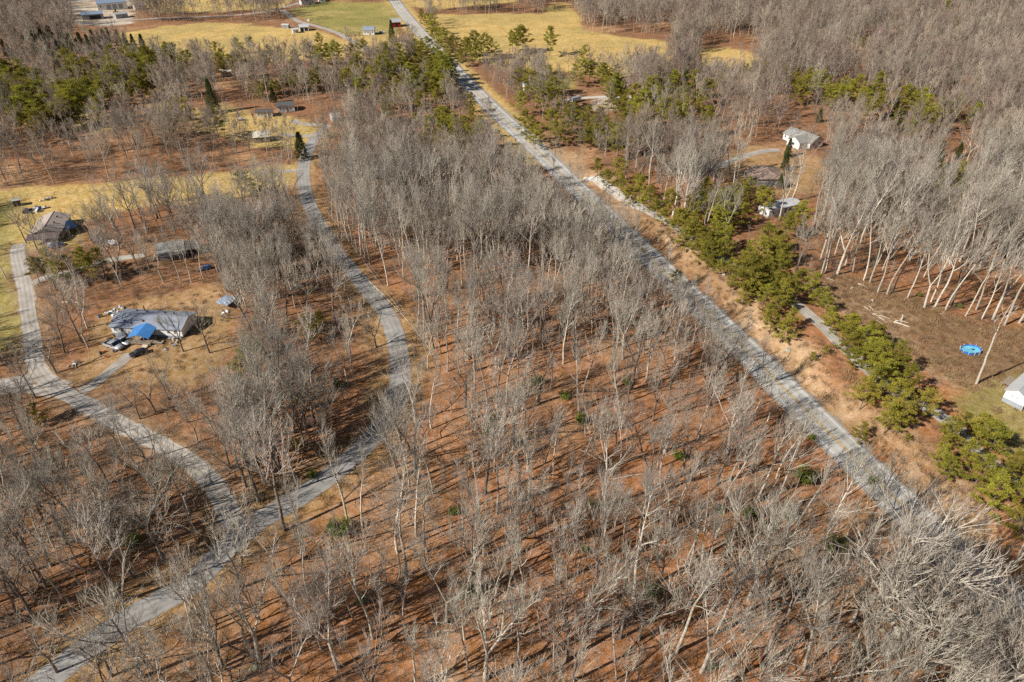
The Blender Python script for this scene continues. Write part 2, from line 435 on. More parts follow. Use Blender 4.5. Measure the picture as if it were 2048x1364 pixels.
COLS = {'field': (0.54, 0.36, 0.115), 'lawn': (0.28, 0.24, 0.066), 'lawn2': (0.33, 0.245, 0.085), 'yard': (0.40, 0.235, 0.105), 'weeds': (0.265, 0.155, 0.075), 'dirt': (0.44, 0.33, 0.21), 'bank': (0.42, 0.27, 0.145)}
for k, c in COLS.items():
    m_ = zone == ZK.index(k)
    c = np.array(c); v = fbm(GX, GY, 22, 31)[..., None]
    alt = {'field': np.array([0.45, 0.32, 0.105]), 'lawn': np.array([0.37, 0.29, 0.09]), 'lawn2': np.array([0.25, 0.21, 0.06]), 'yard': np.array([0.34, 0.21, 0.09]), 'weeds': np.array([0.36, 0.23, 0.12]), 'dirt': np.array([0.52, 0.44, 0.35]), 'bank': np.array([0.30, 0.175, 0.085])}[k]
    t = sstep(0.4, 0.65, v)
    cc = c * (1 - t) + alt * t
    base[m_] = cc[m_]
# grassy verge on the sunny side of the lane and worn grass beside the gravel drive
vg = (dside < 7.5) & (zone == 0)
t = (sstep(8, 4, dside) * 0.75)[..., None]
base = np.where(vg[..., None], base * (1 - t) + np.array([0.42, 0.26, 0.105]) * t, base)
dd = line_dist(GX, GY, DRIVE)
t = (sstep(6, 2.5, dd) * 0.6 * (zone == 0))[..., None]
base = base * (1 - t) + np.array([0.34, 0.24, 0.14]) * t
# greener stripe in the field beyond the creek trees, tracks across the golden field
base = base.astype(np.float32)
for _ in range(1):
    k = 0.25
    b2 = base.copy()
    b2[1:-1, 1:-1] = (1 - 4 * k / 2) * base[1:-1, 1:-1] + k / 2 * (base[2:, 1:-1] + base[:-2, 1:-1] + base[1:-1, 2:] + base[1:-1, :-2])
    base = b2
nx, ny = GX.shape
def ground_mat():
    m = bpy.data.materials.new('ground_cover'); m.use_nodes = True
    N = m.node_tree.nodes; L = m.node_tree.links; b = N['Principled BSDF']
    b.inputs['Roughness'].default_value = 0.95; b.inputs['Specular IOR Level'].default_value = 0.1
    at = N.new('ShaderNodeAttribute'); at.attribute_name = 'cover'
    tc = N.new('ShaderNodeTexCoord')
    def nz(scale, det, rough=0.6):
        n = N.new('ShaderNodeTexNoise'); n.inputs['Scale'].default_value = scale; n.inputs['Detail'].default_value = det; n.inputs['Roughness'].default_value = rough
        L.new(tc.outputs['Object'], n.inputs['Vector']); return n
    def rng(s, a, b_, c, d):
        r = N.new('ShaderNodeMapRange'); r.inputs['From Min'].default_value = a; r.inputs['From Max'].default_value = b_; r.inputs['To Min'].default_value = c; r.inputs['To Max'].default_value = d
        L.new(s, r.inputs['Value']); return r.outputs['Result']
    fine = nz(3.2, 5, 0.75); mid = nz(0.55, 4, 0.65); big = nz(0.09, 3)
    v = rng(fine.outputs['Fac'], 0.28, 0.72, 0.50, 1.50)
    v2 = rng(mid.outputs['Fac'], 0.3, 0.7, 0.74, 1.26)
    v3 = rng(big.outputs['Fac'], 0.3, 0.7, 0.86, 1.14)
    m1 = N.new('ShaderNodeMath'); m1.operation = 'MULTIPLY'; L.new(v, m1.inputs[0]); L.new(v2, m1.inputs[1])
    m2 = N.new('ShaderNodeMath'); m2.operation = 'MULTIPLY'; L.new(m1.outputs[0], m2.inputs[0]); L.new(v3, m2.inputs[1])
    h = N.new('ShaderNodeHueSaturation'); L.new(at.outputs['Color'], h.inputs['Color']); L.new(m2.outputs[0], h.inputs['Value'])
    sat = rng(mid.outputs['Fac'], 0.3, 0.7, 1.1, 0.82); L.new(sat, h.inputs['Saturation'])
    L.new(h.outputs['Color'], b.inputs['Base Color'])
    bp = N.new('ShaderNodeBump'); bp.inputs['Strength'].default_value = 0.8; bp.inputs['Distance'].default_value = 0.25
    ad = N.new('ShaderNodeMath'); ad.operation = 'ADD'; L.new(fine.outputs['Fac'], ad.inputs[0]); L.new(mid.outputs['Fac'], ad.inputs[1])
    L.new(ad.outputs[0], bp.inputs['Height']); L.new(bp.outputs['Normal'], b.inputs['Normal'])
    return m
M['ground'] = ground_mat()
vid = np.arange(nx * ny).reshape(nx, ny)
quads = np.stack([vid[:-1, :-1], vid[1:, :-1], vid[1:, 1:], vid[:-1, 1:]], -1).reshape(-1, 4)
qz = zone[:-1, :-1].reshape(-1)
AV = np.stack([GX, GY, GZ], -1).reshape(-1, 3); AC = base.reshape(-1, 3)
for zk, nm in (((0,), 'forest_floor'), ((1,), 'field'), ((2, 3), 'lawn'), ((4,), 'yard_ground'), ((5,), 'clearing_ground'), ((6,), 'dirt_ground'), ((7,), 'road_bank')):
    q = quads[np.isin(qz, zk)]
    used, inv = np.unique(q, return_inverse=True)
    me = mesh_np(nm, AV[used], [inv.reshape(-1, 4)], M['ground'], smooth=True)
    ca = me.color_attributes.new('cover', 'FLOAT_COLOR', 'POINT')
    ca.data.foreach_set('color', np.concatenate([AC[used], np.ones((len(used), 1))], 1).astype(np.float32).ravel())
    tag(obj(nm, me), kind='structure')

# ------------------------------------------------------------------ road surfaces
def road_mat(name, c1, c2, litter, track, edge, mid=0.0):
    m = mat(name, c1, 0.92, col2=c2, scale=0.3, spec=0.15, detail=9)
    N = m.node_tree.nodes; L = m.node_tree.links; b = N['Principled BSDF']
    src = b.inputs['Base Color'].links[0].from_socket
    at = N.new('ShaderNodeAttribute'); at.attribute_name = 'across'
    def mth(op, a, b_):
        n = N.new('ShaderNodeMath'); n.operation = op
        for i, v in enumerate((a, b_)):
            if v is None: continue
            if isinstance(v, (int, float)): n.inputs[i].default_value = v
            else: L.new(v, n.inputs[i])
        return n.outputs[0]
    ab = mth('ABSOLUTE', at.outputs['Fac'], None)
    tr = mth('COSINE', mth('MULTIPLY', ab, 8 * math.pi if track > 0 else 0.0), None)
    tc = N.new('ShaderNodeTexCoord'); nz = N.new('ShaderNodeTexNoise'); nz.inputs['Scale'].default_value = 0.9; nz.inputs['Detail'].default_value = 7; nz.inputs['Roughness'].default_value = .7
    L.new(tc.outputs['Object'], nz.inputs['Vector'])
    nb = N.new('ShaderNodeTexNoise'); nb.inputs['Scale'].default_value = 0.055; nb.inputs['Detail'].default_value = 4; L.new(tc.outputs['Object'], nb.inputs['Vector'])
    val = mth('ADD', mth('MULTIPLY', tr, -abs(track)), mth('ADD', mth('MULTIPLY', nb.outputs['Fac'], 0.5), 0.75))
    hs = N.new('ShaderNodeHueSaturation'); L.new(src, hs.inputs['Color']); L.new(val, hs.inputs['Value'])
    e = mth('SUBTRACT', mth('ADD', ab, mth('MULTIPLY', mth('SUBTRACT', nz.outputs['Fac'], 0.5), 0.55)), edge)
    e = mth('MULTIPLY', e, 9.0)
    if mid: e = mth('MAXIMUM', e, mth('MULTIPLY', mth('SUBTRACT', mth('ADD', mth('MULTIPLY', mth('SUBTRACT', nz.outputs['Fac'], 0.5), 0.6), mid), ab), 6.0))
    cl = N.new('ShaderNodeClamp'); L.new(e, cl.inputs['Value'])
    mx = N.new('ShaderNodeMix'); mx.data_type = 'RGBA'; L.new(cl.outputs[0], mx.inputs['Factor']); L.new(hs.outputs['Color'], mx.inputs['A']); mx.inputs['B'].default_value = (*litter, 1)
    L.new(mx.outputs['Result'], b.inputs['Base Color'])
    return m
M['asphalt'] = road_mat('worn_asphalt', (0.50, 0.475, 0.435), (0.34, 0.325, 0.295), (0.40, 0.35, 0.28), 0.09, 0.50)
M['lane'] = road_mat('side_road_asphalt', (0.36, 0.34, 0.315), (0.23, 0.22, 0.205), (0.33, 0.20, 0.10), 0.08, 0.44)
M['gravel'] = road_mat('gravel', (0.46, 0.42, 0.37), (0.30, 0.265, 0.225), (0.33, 0.215, 0.12), 0.10, 0.40, 0.03)
def ribbon(name, line, w, m, lift, offs=0.0, wob=0.0, ncr=10, kind='structure', parent=None, dash=None):
    line = np.asarray(line)
    T = np.gradient(line, axis=0); T /= np.linalg.norm(T, axis=1, keepdims=True) + 1e-9
    Nn = np.stack([T[:, 1], -T[:, 0]], -1)
    k = len(line); V = []
    us = np.linspace(-0.5, 0.5, ncr + 1)
    for i in range(k):
        for j, u in enumerate(us):
            ww = w
            if wob and j in (0, ncr):
                ww = w * (1 + wob * (2 * vnoise(line[i, 0] + 50 * u, line[i, 1], 3.0, 9) - 1))
            p = line[i] + Nn[i] * (offs + u * ww)
            V.append((p[0], p[1], float(height(p[0], p[1])) + lift))
    r = ncr + 1
    F = [(i * r + j, i * r + j + 1, (i + 1) * r + j + 1, (i + 1) * r + j) for i in range(k - 1) for j in range(ncr)
         if dash is None or (i // dash) % 3 != 2]
    F = [f[::-1] for f in F]
    me = mesh_np(name, V, [np.array(F)], m)
    at_ = me.attributes.new('across', 'FLOAT', 'POINT'); at_.data.foreach_set('value', np.tile(us, k).astype(np.float32))
    me.update()
    o = obj(name, me, parent)
    if parent is None: tag(o, kind=kind)
    return o
shoulder = ribbon('road_shoulder', HIGH, 11.2, M['shoulder'], 0.05, offs=0.5, wob=0.02)
hwy = ribbon('highway', HIGH, 8.8, M['asphalt'], 0.075, wob=0.006)
for nm, off, ww, m in (('edge_line', 3.55, 0.2, 'whiteline'), ('edge_line', -3.55, 0.2, 'whiteline'), ('centre_line', 0.2, 0.2, 'yellowline'), ('centre_line', -0.2, 0.2, 'yellowline')):
    ribbon(nm, HIGH, ww, M[m], 0.085, offs=off, ncr=1, parent=hwy)
ribbon('side_road', SIDE, 5.4, M['lane'], 0.06, wob=0.05)
ribbon('gravel_drive', DRIVE, 4.8, M['gravel'], 0.05, wob=0.22)
for ln, w, nm, m, lf in ((DRIVE_W, 7.5, 'gravel_drive', 'gravel', 0.042), (YARD1, 3.6, 'yard_driveway', 'gravel', 0.045), (DRIVE3, 3.6, 'gravel_driveway', 'gravel', 0.044), (FRONT, 3.9, 'frontage_drive', 'gravel', 0.06), (APRON, 3.2, 'concrete_apron', 'concrete', 0.09), (FARRD, 5.0, 'gravel_road', 'gravel', 0.06), (FARRD2, 4.5, 'gravel_road', 'gravel', 0.055), (TRACK, 3.6, 'gravel_track', 'concrete', 0.06), (WDRIVE, 4.2, 'gravel_driveway', 'gravel', 0.06), (TOPDR, 4.0, 'gravel_driveway', 'gravel', 0.065), (TOPDR2, 4.0, 'gravel_driveway', 'gravel', 0.05), (SIDEENT, 3.5, 'gravel_driveway', 'gravel', 0.045), (YARDRD, 7.0, 'works_road', 'gravel', 0.06)):
    ribbon(nm, ln, w, M[m], lf, wob=0.18)

# ------------------------------------------------------------------ tree shapes
def nrm(v): return v / (np.linalg.norm(v) + 1e-9)
def perp_dir(rng, d, ang, az=None):
    """a direction that leaves d by the angle ang"""
    a = rng.uniform(0, 2 * math.pi) if az is None else az
    ref = np.array([0, 0, 1.0]) if abs(d[2]) < 0.9 else np.array([1.0, 0, 0])
    u = nrm(np.cross(d, ref)); w = np.cross(d, u)
    return nrm(d * math.cos(ang) + (u * math.cos(a) + w * math.sin(a)) * math.sin(ang))
def grow(rng, p, d, L, n, wander, up):
    pts = [np.array(p, float)]; d = nrm(np.array(d, float))
    for i in range(n):
        d = nrm(d + rng.normal(0, wander, 3) + np.array([0, 0, up / n]))
        pts.append(pts[-1] + d * L / n)
    return np.array(pts)
class Buf:
    def __init__(s): s.V = []; s.Q = []; s.T = []; s.n = 0
    def tube(s, path, rad, n):
        V, F = tube(path, rad, n); s.V.append(V); s.Q.append(F + s.n); s.n += len(V)
    def spikes(s, P, D, L, R):
        """thin three-sided cones"""
        P = np.array(P); D = np.array(D); L = np.array(L)[:, None]; R = np.array(R)[:, None]
        ref = np.where(np.abs(D[:, 2:3]) < 0.9, np.array([[0, 0, 1.0]]), np.array([[1.0, 0, 0]]))
        U = np.cross(D, ref); U /= np.linalg.norm(U, axis=1, keepdims=True) + 1e-9
        W = np.cross(D, U); k = len(P)
        V = np.stack([P + R * U, P + R * (-0.5 * U + 0.866 * W), P + R * (-0.5 * U - 0.866 * W), P + D * L], 1).reshape(-1, 3)
        b = np.arange(k)[:, None] * 4 + s.n
        s.T.append(np.concatenate([b + [0, 1, 3], b + [1, 2, 3], b + [2, 0, 3]])); s.V.append(V); s.n += len(V)
    def tris(s, V):
        V = np.asarray(V).reshape(-1, 3); k = len(V) // 3
        s.T.append(np.arange(k * 3).reshape(-1, 3) + s.n); s.V.append(V); s.n += len(V)
    def data(s):
        return np.concatenate(s.V), (np.concatenate(s.Q) if s.Q else np.zeros((0, 4), int)), (np.concatenate(s.T) if s.T else np.zeros((0, 3), int))
    def mesh(s, name, m, smooth=False):
        V, Q, T = s.data(); return mesh_np(name, V, [Q, T], m, smooth=smooth)
def joined(name, bufs, mats):
    V = []; Q = []; T = []; qi = []; ti = []; b = 0
    for i, bf in enumerate(bufs):
        v, q, t = bf.data(); V.append(v); Q.append(q + b); T.append(t + b); qi += [i] * len(q); ti += [i] * len(t); b += len(v)
    return mesh_np(name, np.concatenate(V), [np.concatenate(Q), np.concatenate(T)], mats, midx=qi + ti)

def bare_tree(seed, H=21.0, r=0.2, base=0.45, limbs=13, ang=(62, 24), lim=0.30, wander=0.10, fork=0, n2=6, n3=3, n4=2, up=0.6, dark=False, lean=0.03, tw=1.0, lod=False, sides=6):
    rng = np.random.default_rng(seed); T = Buf(); Cc = Buf(); Fi = Buf()
    d0 = nrm(np.array([rng.normal(0, lean), rng.normal(0, lean), 1.0]))
    leaders = []
    if fork:
        fh = H * base * rng.uniform(0.55, 0.9)
        stem = grow(rng, (0, 0, -0.4), d0, fh + 0.4, 6, 0.025, 0)
        T.tube(stem, np.linspace(r * 1.25, r * 0.95, 7), sides + 2)
        a0 = rng.uniform(0, 6.28)
        for i in range(fork):
            dd = perp_dir(rng, d0, math.radians(rng.uniform(14, 30)), a0 + i * 2 * math.pi / fork + rng.normal(0, 0.3))
            L = (H - fh) * rng.uniform(0.85, 1.05)
            leaders.append((grow(rng, stem[-1] - d0 * 0.3, dd, L, 9, wander * 0.7, 0.45), r * rng.uniform(0.6, 0.78), 0.18))
    else:
        leaders.append((grow(rng, (0, 0, -0.4), d0, H + 0.4, 14, wander * 0.42, 0.05), r * 1.2, base))
    SPK = ([], [], [], [])
    def spike(p, d, L, rr):
        SPK[0].append(p); SPK[1].append(d); SPK[2].append(L); SPK[3].append(rr)
    def at(path, t):
        k = t * (len(path) - 1); i = min(int(k), len(path) - 2); fr = k - i
        return path[i] * (1 - fr) + path[i + 1] * fr, nrm(path[i + 1] - path[i])
    def twigs(path, cnt, L, rr, lvl):
        for _ in range(cnt):
            t = rng.uniform(0.12, 1.0)
            p, d = at(path, t)
            dd = perp_dir(rng, d, math.radians(rng.uniform(14, 40))); dd = nrm(dd + np.array([0, 0, 0.26]))
            l = L * rng.uniform(0.6, 1.25) * (1.15 - 0.5 * t)
            if lvl == 0 or lod and lvl <= 1:
                spike(p, dd, l * (1.5 if lod else 1), rr * (1.6 if lod else 1))
            else:
                q = grow(rng, p, dd, l, 3, wander * 0.75, 0.22)
                Cc.tube(q, np.linspace(rr, rr * 0.45, 4), 3)
                twigs(q, n4 if lvl == 1 else n3, l * 0.76, rr * 0.58, lvl - 1)
    for path, rl, b0 in leaders:
        k = len(path)
        rad = rl * (1 - np.linspace(0, 1, k) ** 1.25 * 0.93)
        T.tube(path, rad, sides + 2 if rl > 0.1 else sides)
        n = max(4, int(limbs * (1.0 if not fork else 1.5 / fork)))
        az = rng.uniform(0, 6.28)
        for i in range(n):
            t = b0 + (1 - b0) * ((i + rng.uniform(0, 0.9)) / n) ** 0.9
            t = min(t, 0.985); az += 2.399 + rng.normal(0, 0.35)
            p, d = at(path, t); s = (t - b0) / (1 - b0)
            a = math.radians(ang[0] * (1 - s) + ang[1] * s + rng.normal(0, 7))
            L = H * lim * (1.0 - 0.62 * s) * rng.uniform(0.7, 1.2) * (0.8 if fork else 1)
            dd = np.array([math.cos(az) * math.sin(a), math.sin(az) * math.sin(a), math.cos(a)])
            q = grow(rng, p, dd, L, 6, wander, up)
            r1 = max(0.035, rl * (1 - 0.8 * t) * rng.uniform(0.45, 0.7))
            T.tube(q, np.linspace(r1, r1 * 0.3, 7), 5 if not lod else 4)
            twigs(q, n2, L * 0.66, max(0.024, r1 * 0.5) * tw, 2)
        twigs(path[int(k * 0.7):], n2, H * lim * 0.28, 0.03 * tw, 2)
    Fi.spikes(SPK[0], SPK[1], SPK[2], np.maximum(np.array(SPK[3]) * (1.0 if lod else 0.7), (0.010 if lod else 0.0065) * tw))
    return T, Cc, Fi

def blades(rng, C, n, rad, flatn, L, W, upb=0.35):
    """n needle sprays spread through an ellipsoid round each centre"""
    C = np.repeat(np.array(C), n, 0); k = len(C)
    d = rng.normal(0, 1, (k, 3)); d /= np.linalg.norm(d, axis=1, keepdims=True)
    rr = rng.uniform(0.25, 1.0, (k, 1)) ** 0.6
    P = C + d * rr * np.array([rad, rad, rad * flatn])
    D = d + rng.normal(0, 0.45, (k, 3)) + np.array([0, 0, upb]); D /= np.linalg.norm(D, axis=1, keepdims=True)
    U = np.cross(D, rng.normal(0, 1, (k, 3))); U /= np.linalg.norm(U, axis=1, keepdims=True) + 1e-9
    l = L * rng.uniform(0.6, 1.3, (k, 1)); w = W * rng.uniform(0.6, 1.3, (k, 1))
    return np.stack([P - U * w, P + U * w, P + D * l], 1)
def pine_tree(seed, H=9.0, crown0=0.22, width=0.30, dens=46):
    rng = np.random.default_rng(seed); T = Buf(); Cc = Buf()
    path = grow(rng, (0, 0, -0.3), (rng.normal(0, .05), rng.normal(0, .05), 1), H + 0.3, 10, 0.035, 0.1)
    T.tube(path, np.linspace(0.13, 0.025, 11), 6)
    az = rng.uniform(0, 6.28); nb = 28; cl = []
    for i in range(nb):
        t = crown0 + (0.97 - crown0) * (i + rng.uniform(0, 1)) / nb; az += 2.399 + rng.normal(0, 0.5)
        k = t * 10; j = min(int(k), 9); p = path[j] * (1 - k + j) + path[j + 1] * (k - j)
        s = (t - crown0) / (1 - crown0)
        L = H * width * (math.sin(math.pi * min(1, 0.28 + 0.72 * s) ** 0.85) * 0.85 + 0.2) * rng.uniform(0.4, 1.4)
        a = math.radians(92 - 45 * s + rng.normal(0, 9))
        dd = np.array([math.cos(az) * math.sin(a), math.sin(az) * math.sin(a), math.cos(a)])
        q = grow(rng, p, dd, L, 4, 0.09, 0.25)
        T.tube(q, np.linspace(0.035, 0.012, 5), 3)
        m = max(2, int(L / 0.55))
        for e in range(m):
            f = 0.4 + 0.62 * (e + rng.uniform(0, .8)) / m
            kk = min(f, 0.999) * 4; jj = min(int(kk), 3); c = q[jj] * (1 - kk + jj) + q[jj + 1] * (kk - jj)
            cl.append(c + rng.normal(0, 0.16, 3) * [1.4, 1.4, 0.6])
    cl.append(path[-1])
    Cc.tris(blades(rng, cl, dens, 0.43, 0.26, 0.38, 0.055, 0.25))
    return T, Cc
def cedar_tree(seed, H=9.0, w=0.2, n=5200, droop=0.0, layers=0):
    rng = np.random.default_rng(seed); T = Buf(); Cc = Buf()
    T.tube(np.array([(0, 0, -0.3), (0, 0, H * 0.5), (0, 0, H)]), [0.16, 0.09, 0.02], 6)
    C = []
    nb = n // 34
    for i in range(nb):
        t = 0.05 + 0.94 * (i + rng.uniform(0, 1)) / nb
        t = 1 - (1 - t) ** 0.8 if False else t
        R = H * w * (1 - t) ** 0.85 * (0.75 + 0.4 * vnoise(i * 2.399 * 1.5, t * 20, 2.0, seed % 7)) + 0.12
        a = i * 2.399 + rng.normal(0, 0.3)
        rr = R * rng.uniform(0.55, 1.05)
        z = t * H - droop * rr
        C.append((math.cos(a) * rr, math.sin(a) * rr, z))
        if i % 3 == 0: T.tube(np.array([(0, 0, t * H), (math.cos(a) * rr, math.sin(a) * rr, z)]), [0.03, 0.01], 3)
    C.append((0, 0, H))
    Cc.tris(blades(rng, C, 34, 0.42 * (H / 9) ** 0.5, 0.6, 0.36, 0.075, upb=0.3 - droop * 0.8))
    return T, Cc
def leafy_shrub(seed, H=2.4, n=2200):
    rng = np.random.default_rng(seed); T = Buf(); Cc = Buf(); C = []
    for i in range(16):
        q = grow(rng, (rng.normal(0, .1), rng.normal(0, .1), -0.1), (rng.normal(0, .5), rng.normal(0, .5), 1), H * rng.uniform(0.55, 0.95), 4, 0.12, 0.2)
        T.tube(q, np.linspace(0.03, 0.01, 5), 3)
        for j in (2, 3, 4): C.append(q[j] + rng.normal(0, 0.1, 3))
    Cc.tris(blades(rng, C, n // len(C), 0.45 * H / 2.4, 0.8, 0.20, 0.075, 0.2))
    return T, Cc
def sapling(seed, H=7.0):
    rng = np.random.default_rng(seed); T = Buf(); Cc = Buf()
    path = grow(rng, (0, 0, -0.2), (rng.normal(0, .06), rng.normal(0, .06), 1), H + .2, 7, 0.05, 0.05)
    T.tube(path, np.linspace(0.055, 0.012, 8), 4)
    P, D, L, R = [], [], [], []
    for i in range(16):
        t = rng.uniform(0.3, 0.98); k = t * 7; j = min(int(k), 6); p = path[j] * (1 - k + j) + path[j + 1] * (k - j)
        d = nrm(perp_dir(rng, np.array([0, 0, 1.0]), math.radians(rng.uniform(30, 70))) + [0, 0, 0.3])
        l = H * 0.24 * (1.2 - t) + 0.4
        q = grow(rng, p, d, l, 3, 0.12, 0.3); Cc.tube(q, np.linspace(0.02, 0.009, 4), 3)
        for _ in range(7):
            f = rng.integers(1, 4); dd = nrm(perp_dir(rng, d, math.radians(rng.uniform(25, 55))) + [0, 0, 0.25])
            P.append(q[f]); D.append(dd); L.append(l * rng.uniform(0.3, 0.7)); R.append(0.011)
    Cc.spikes(P, D, L, R)
    return T, Cc
def brush_clump(seed, H=2.2, n=34):
    rng = np.random.default_rng(seed); B = Buf(); P, D, L, R = [], [], [], []
    for i in range(n):
        p = np.array([rng.normal(0, .55), rng.normal(0, .55), -0.05])
        d = nrm(np.array([rng.normal(0, .45), rng.normal(0, .45), 1]))
        l = H * rng.uniform(.5, 1.1)
        q = grow(rng, p, d, l, 3, .16, .1); B.tube(q, np.linspace(.016, .007, 4), 3)
        for _ in range(6):
            f = rng.integers(1, 4); P.append(q[f]); D.append(perp_dir(rng, d, math.radians(rng.uniform(25, 70)))); L.append(l * rng.uniform(.2, .45)); R.append(.008)
    B.spikes(P, D, L, R)
    return B
def weed_clump(seed, H=0.8, n=70):
    rng = np.random.default_rng(seed); B = Buf()
    C = rng.normal(0, 0.5, (n, 3)) * [1, 1, 0]
    D = rng.normal(0, .45, (n, 3)); D[:, 2] = 1; D /= np.linalg.norm(D, axis=1, keepdims=True)
    U = np.cross(D, rng.normal(0, 1, (n, 3))); U /= np.linalg.norm(U, axis=1, keepdims=True)
    l = H * rng.uniform(.5, 1.2, (n, 1))
    B.tris(np.stack([C - U * .035, C + U * .035, C + D * l], 1))
    return B
def litter_sticks(seed, n=14):
    rng = np.random.default_rng(seed); B = Buf(); P = rng.normal(0, 1.6, (n, 3)) * [1, 1, 0] + [0, 0, .05]
    a = rng.uniform(0, 6.28, n); D = np.stack([np.cos(a), np.sin(a), rng.normal(0.05, .05, n)], 1)
    B.spikes(P, D, rng.uniform(.8, 4.0, n), rng.uniform(.025, .085, n)); return B

# sorts of bare tree: word for the label, shape
SORTS = []; BARK = []
def sort(word, **k):
    SORTS.append((word, bare_tree(100 + len(SORTS), **k), k.get('H', 21.0))); BARK.append(M['oakbark_shade' if k.get('dark') else 'bark'])
for i in range(4): sort('slender', H=22, r=.20, base=.42 + .04 * i, limbs=12, lim=.29, ang=(46, 18))
for i in range(2): sort('straight', H=23, r=.25, base=.48, limbs=13, lim=.34, ang=(50, 20))
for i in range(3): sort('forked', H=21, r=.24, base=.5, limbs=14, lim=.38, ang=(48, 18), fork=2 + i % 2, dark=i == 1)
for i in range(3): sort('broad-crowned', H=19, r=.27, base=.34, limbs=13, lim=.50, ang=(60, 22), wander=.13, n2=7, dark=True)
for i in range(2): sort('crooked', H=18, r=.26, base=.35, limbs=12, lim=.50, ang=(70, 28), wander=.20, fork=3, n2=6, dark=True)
NFOREST = len(SORTS)
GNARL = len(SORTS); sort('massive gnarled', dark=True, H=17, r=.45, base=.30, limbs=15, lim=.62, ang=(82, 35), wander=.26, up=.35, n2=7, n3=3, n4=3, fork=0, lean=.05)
OAK = len(SORTS); sort('massive spreading', H=22, r=.55, base=.42, limbs=20, lim=.52, ang=(70, 25), wander=.20, fork=3, n2=7, n3=3, n4=3, up=.4, lean=.06)
OAK2 = len(SORTS); sort('huge wide-limbed', H=21, r=.52, base=.36, limbs=18, lim=.56, ang=(76, 28), wander=.22, fork=2, n2=7, n3=3, n4=3, up=.35, lean=.12)
BROOM = len(SORTS); sort('broom-crowned', H=22, r=.30, base=.42, limbs=18, lim=.30, ang=(45, 15), fork=3, wander=.09, n2=7, n4=3)
LONE = len(SORTS); sort('bare-poled', H=23, r=.26, base=.62, limbs=5, lim=.18, n2=3, n3=3, n4=2, wander=.12)
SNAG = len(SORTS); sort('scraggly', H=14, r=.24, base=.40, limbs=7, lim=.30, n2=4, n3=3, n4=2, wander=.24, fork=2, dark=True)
LODS = [bare_tree(300 + i, H=21, r=.15, base=.40, limbs=12, lim=.30, lod=True, n2=6, n3=5, wander=.10, fork=(0, 0, 2, 0, 3)[i], sides=4, tw=1.25) for i in range(5)]
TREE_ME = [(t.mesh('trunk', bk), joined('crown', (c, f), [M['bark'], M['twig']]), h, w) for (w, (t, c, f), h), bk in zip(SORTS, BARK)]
PINES = [pine_tree(400 + i, H=9.0, crown0=(.2, .28, .35, .24, .3)[i], width=(.36, .33, .30, .40, .28)[i]) for i in range(5)]
PINE_ME = [(t.mesh('trunk', M['pinebark']), c.mesh('crown', M['needle'])) for t, c in PINES]
CEDARS = [cedar_tree(500 + i, w=(.26, .30, .22)[i]) for i in range(3)] + [cedar_tree(510, H=16, w=.24, n=12000, droop=.35)]
CEDAR_ME = [(t.mesh('trunk', M['pinebark']), c.mesh('crown', M['cedar'])) for t, c in CEDARS]
SHRUBS = [leafy_shrub(600 + i) for i in range(3)]
SHRUB_ME = [(t.mesh('stem', M['brush']), c.mesh('foliage', M['holly'])) for t, c in SHRUBS]
SAPS = [sapling(700 + i, H=(6.5, 8, 5.5, 9)[i]) for i in range(4)]
SAP_ME = [(t.mesh('trunk', M['sap']), c.mesh('crown', M['sap'])) for t, c in SAPS]

# ------------------------------------------------------------------ where the trees stand
def crosses(bx, by, tx, ty, r):
    """does the line from base to top on the photo pass through the rectangle"""
    hit = np.zeros(np.shape(bx), bool)
    for f in np.linspace(0, 1, 7):
        x = bx * (1 - f) + tx * f; y = by * (1 - f) + ty * f
        hit |= (x > r[0]) & (x < r[2]) & (y > r[1]) & (y < r[3])
    return hit
OPEN = [(205, 590, 480, 745, .05), (40, 400, 165, 492, .15), (300, 470, 408, 540, .3), (1556, 240, 1650, 305, .08), (1496, 318, 1580, 380, .08), (1515, 395, 1605, 442, .15),
        (580, 45, 630, 72, 0), (715, 48, 762, 75, 0), (778, 38, 808, 62, 0), (140, 0, 265, 45, .05), (475, 208, 565, 240, .2), (500, 258, 550, 284, .2), (425, 138, 470, 152, .1),
        (735, 590, 832, 770, .4), (600, 930, 770, 1010, .4), (440, 985, 600, 1085, .5), (300, 1090, 470, 1210, .6), (90, 1230, 300, 1364, .6), (588, 285, 640, 420, 0), (620, 410, 680, 500, .7),
        (240, 880, 470, 1030, .55), (20, 500, 80, 760, .1), (0, 388, 250, 402, .3), (250, 366, 590, 384, .6), (60, 740, 260, 830, .5),
        (1600, 556, 2048, 900, 0), (1900, 760, 2048, 1000, 0), (1086, 150, 1150, 180, .1), (1170, 190, 1268, 214, .1), (1140, 335, 1230, 375, .1),
        (1398, 92, 1510, 112, .05), (870, 42, 1120, 92, .0), (1120, 70, 1340, 92, .0), (240, 46, 700, 74, .0), (1440, 296, 1500, 330, .3), (575, 230, 690, 300, .35), (150, 212, 210, 245, .1), (395, 222, 470, 262, .25),
        (1150, 192, 1180, 208, 0), (1050, 165, 1075, 180, .1), (1490, 318, 1585, 372, .03), (1440, 300, 1655, 395, .2)]
for (a, b) in zip(HW_PX[10:-1], HW_PX[11:]):
    for f in (0, .5):
        cx_, cy_ = a[0] + (b[0] - a[0]) * f, a[1] + (b[1] - a[1]) * f
        w_ = 8 + 0.06 * cy_
        OPEN.append((cx_ - w_, cy_ - 14, cx_ + w_, cy_ + 14, .04))
for p in ((1585, 740), (1620, 790), (1660, 840), (1700, 880), (1320, 505), (1290, 480), (1345, 535)):
    OPEN.append((p[0] - 14, p[1] - 24, p[0] + 30, p[1] + 24, .35))
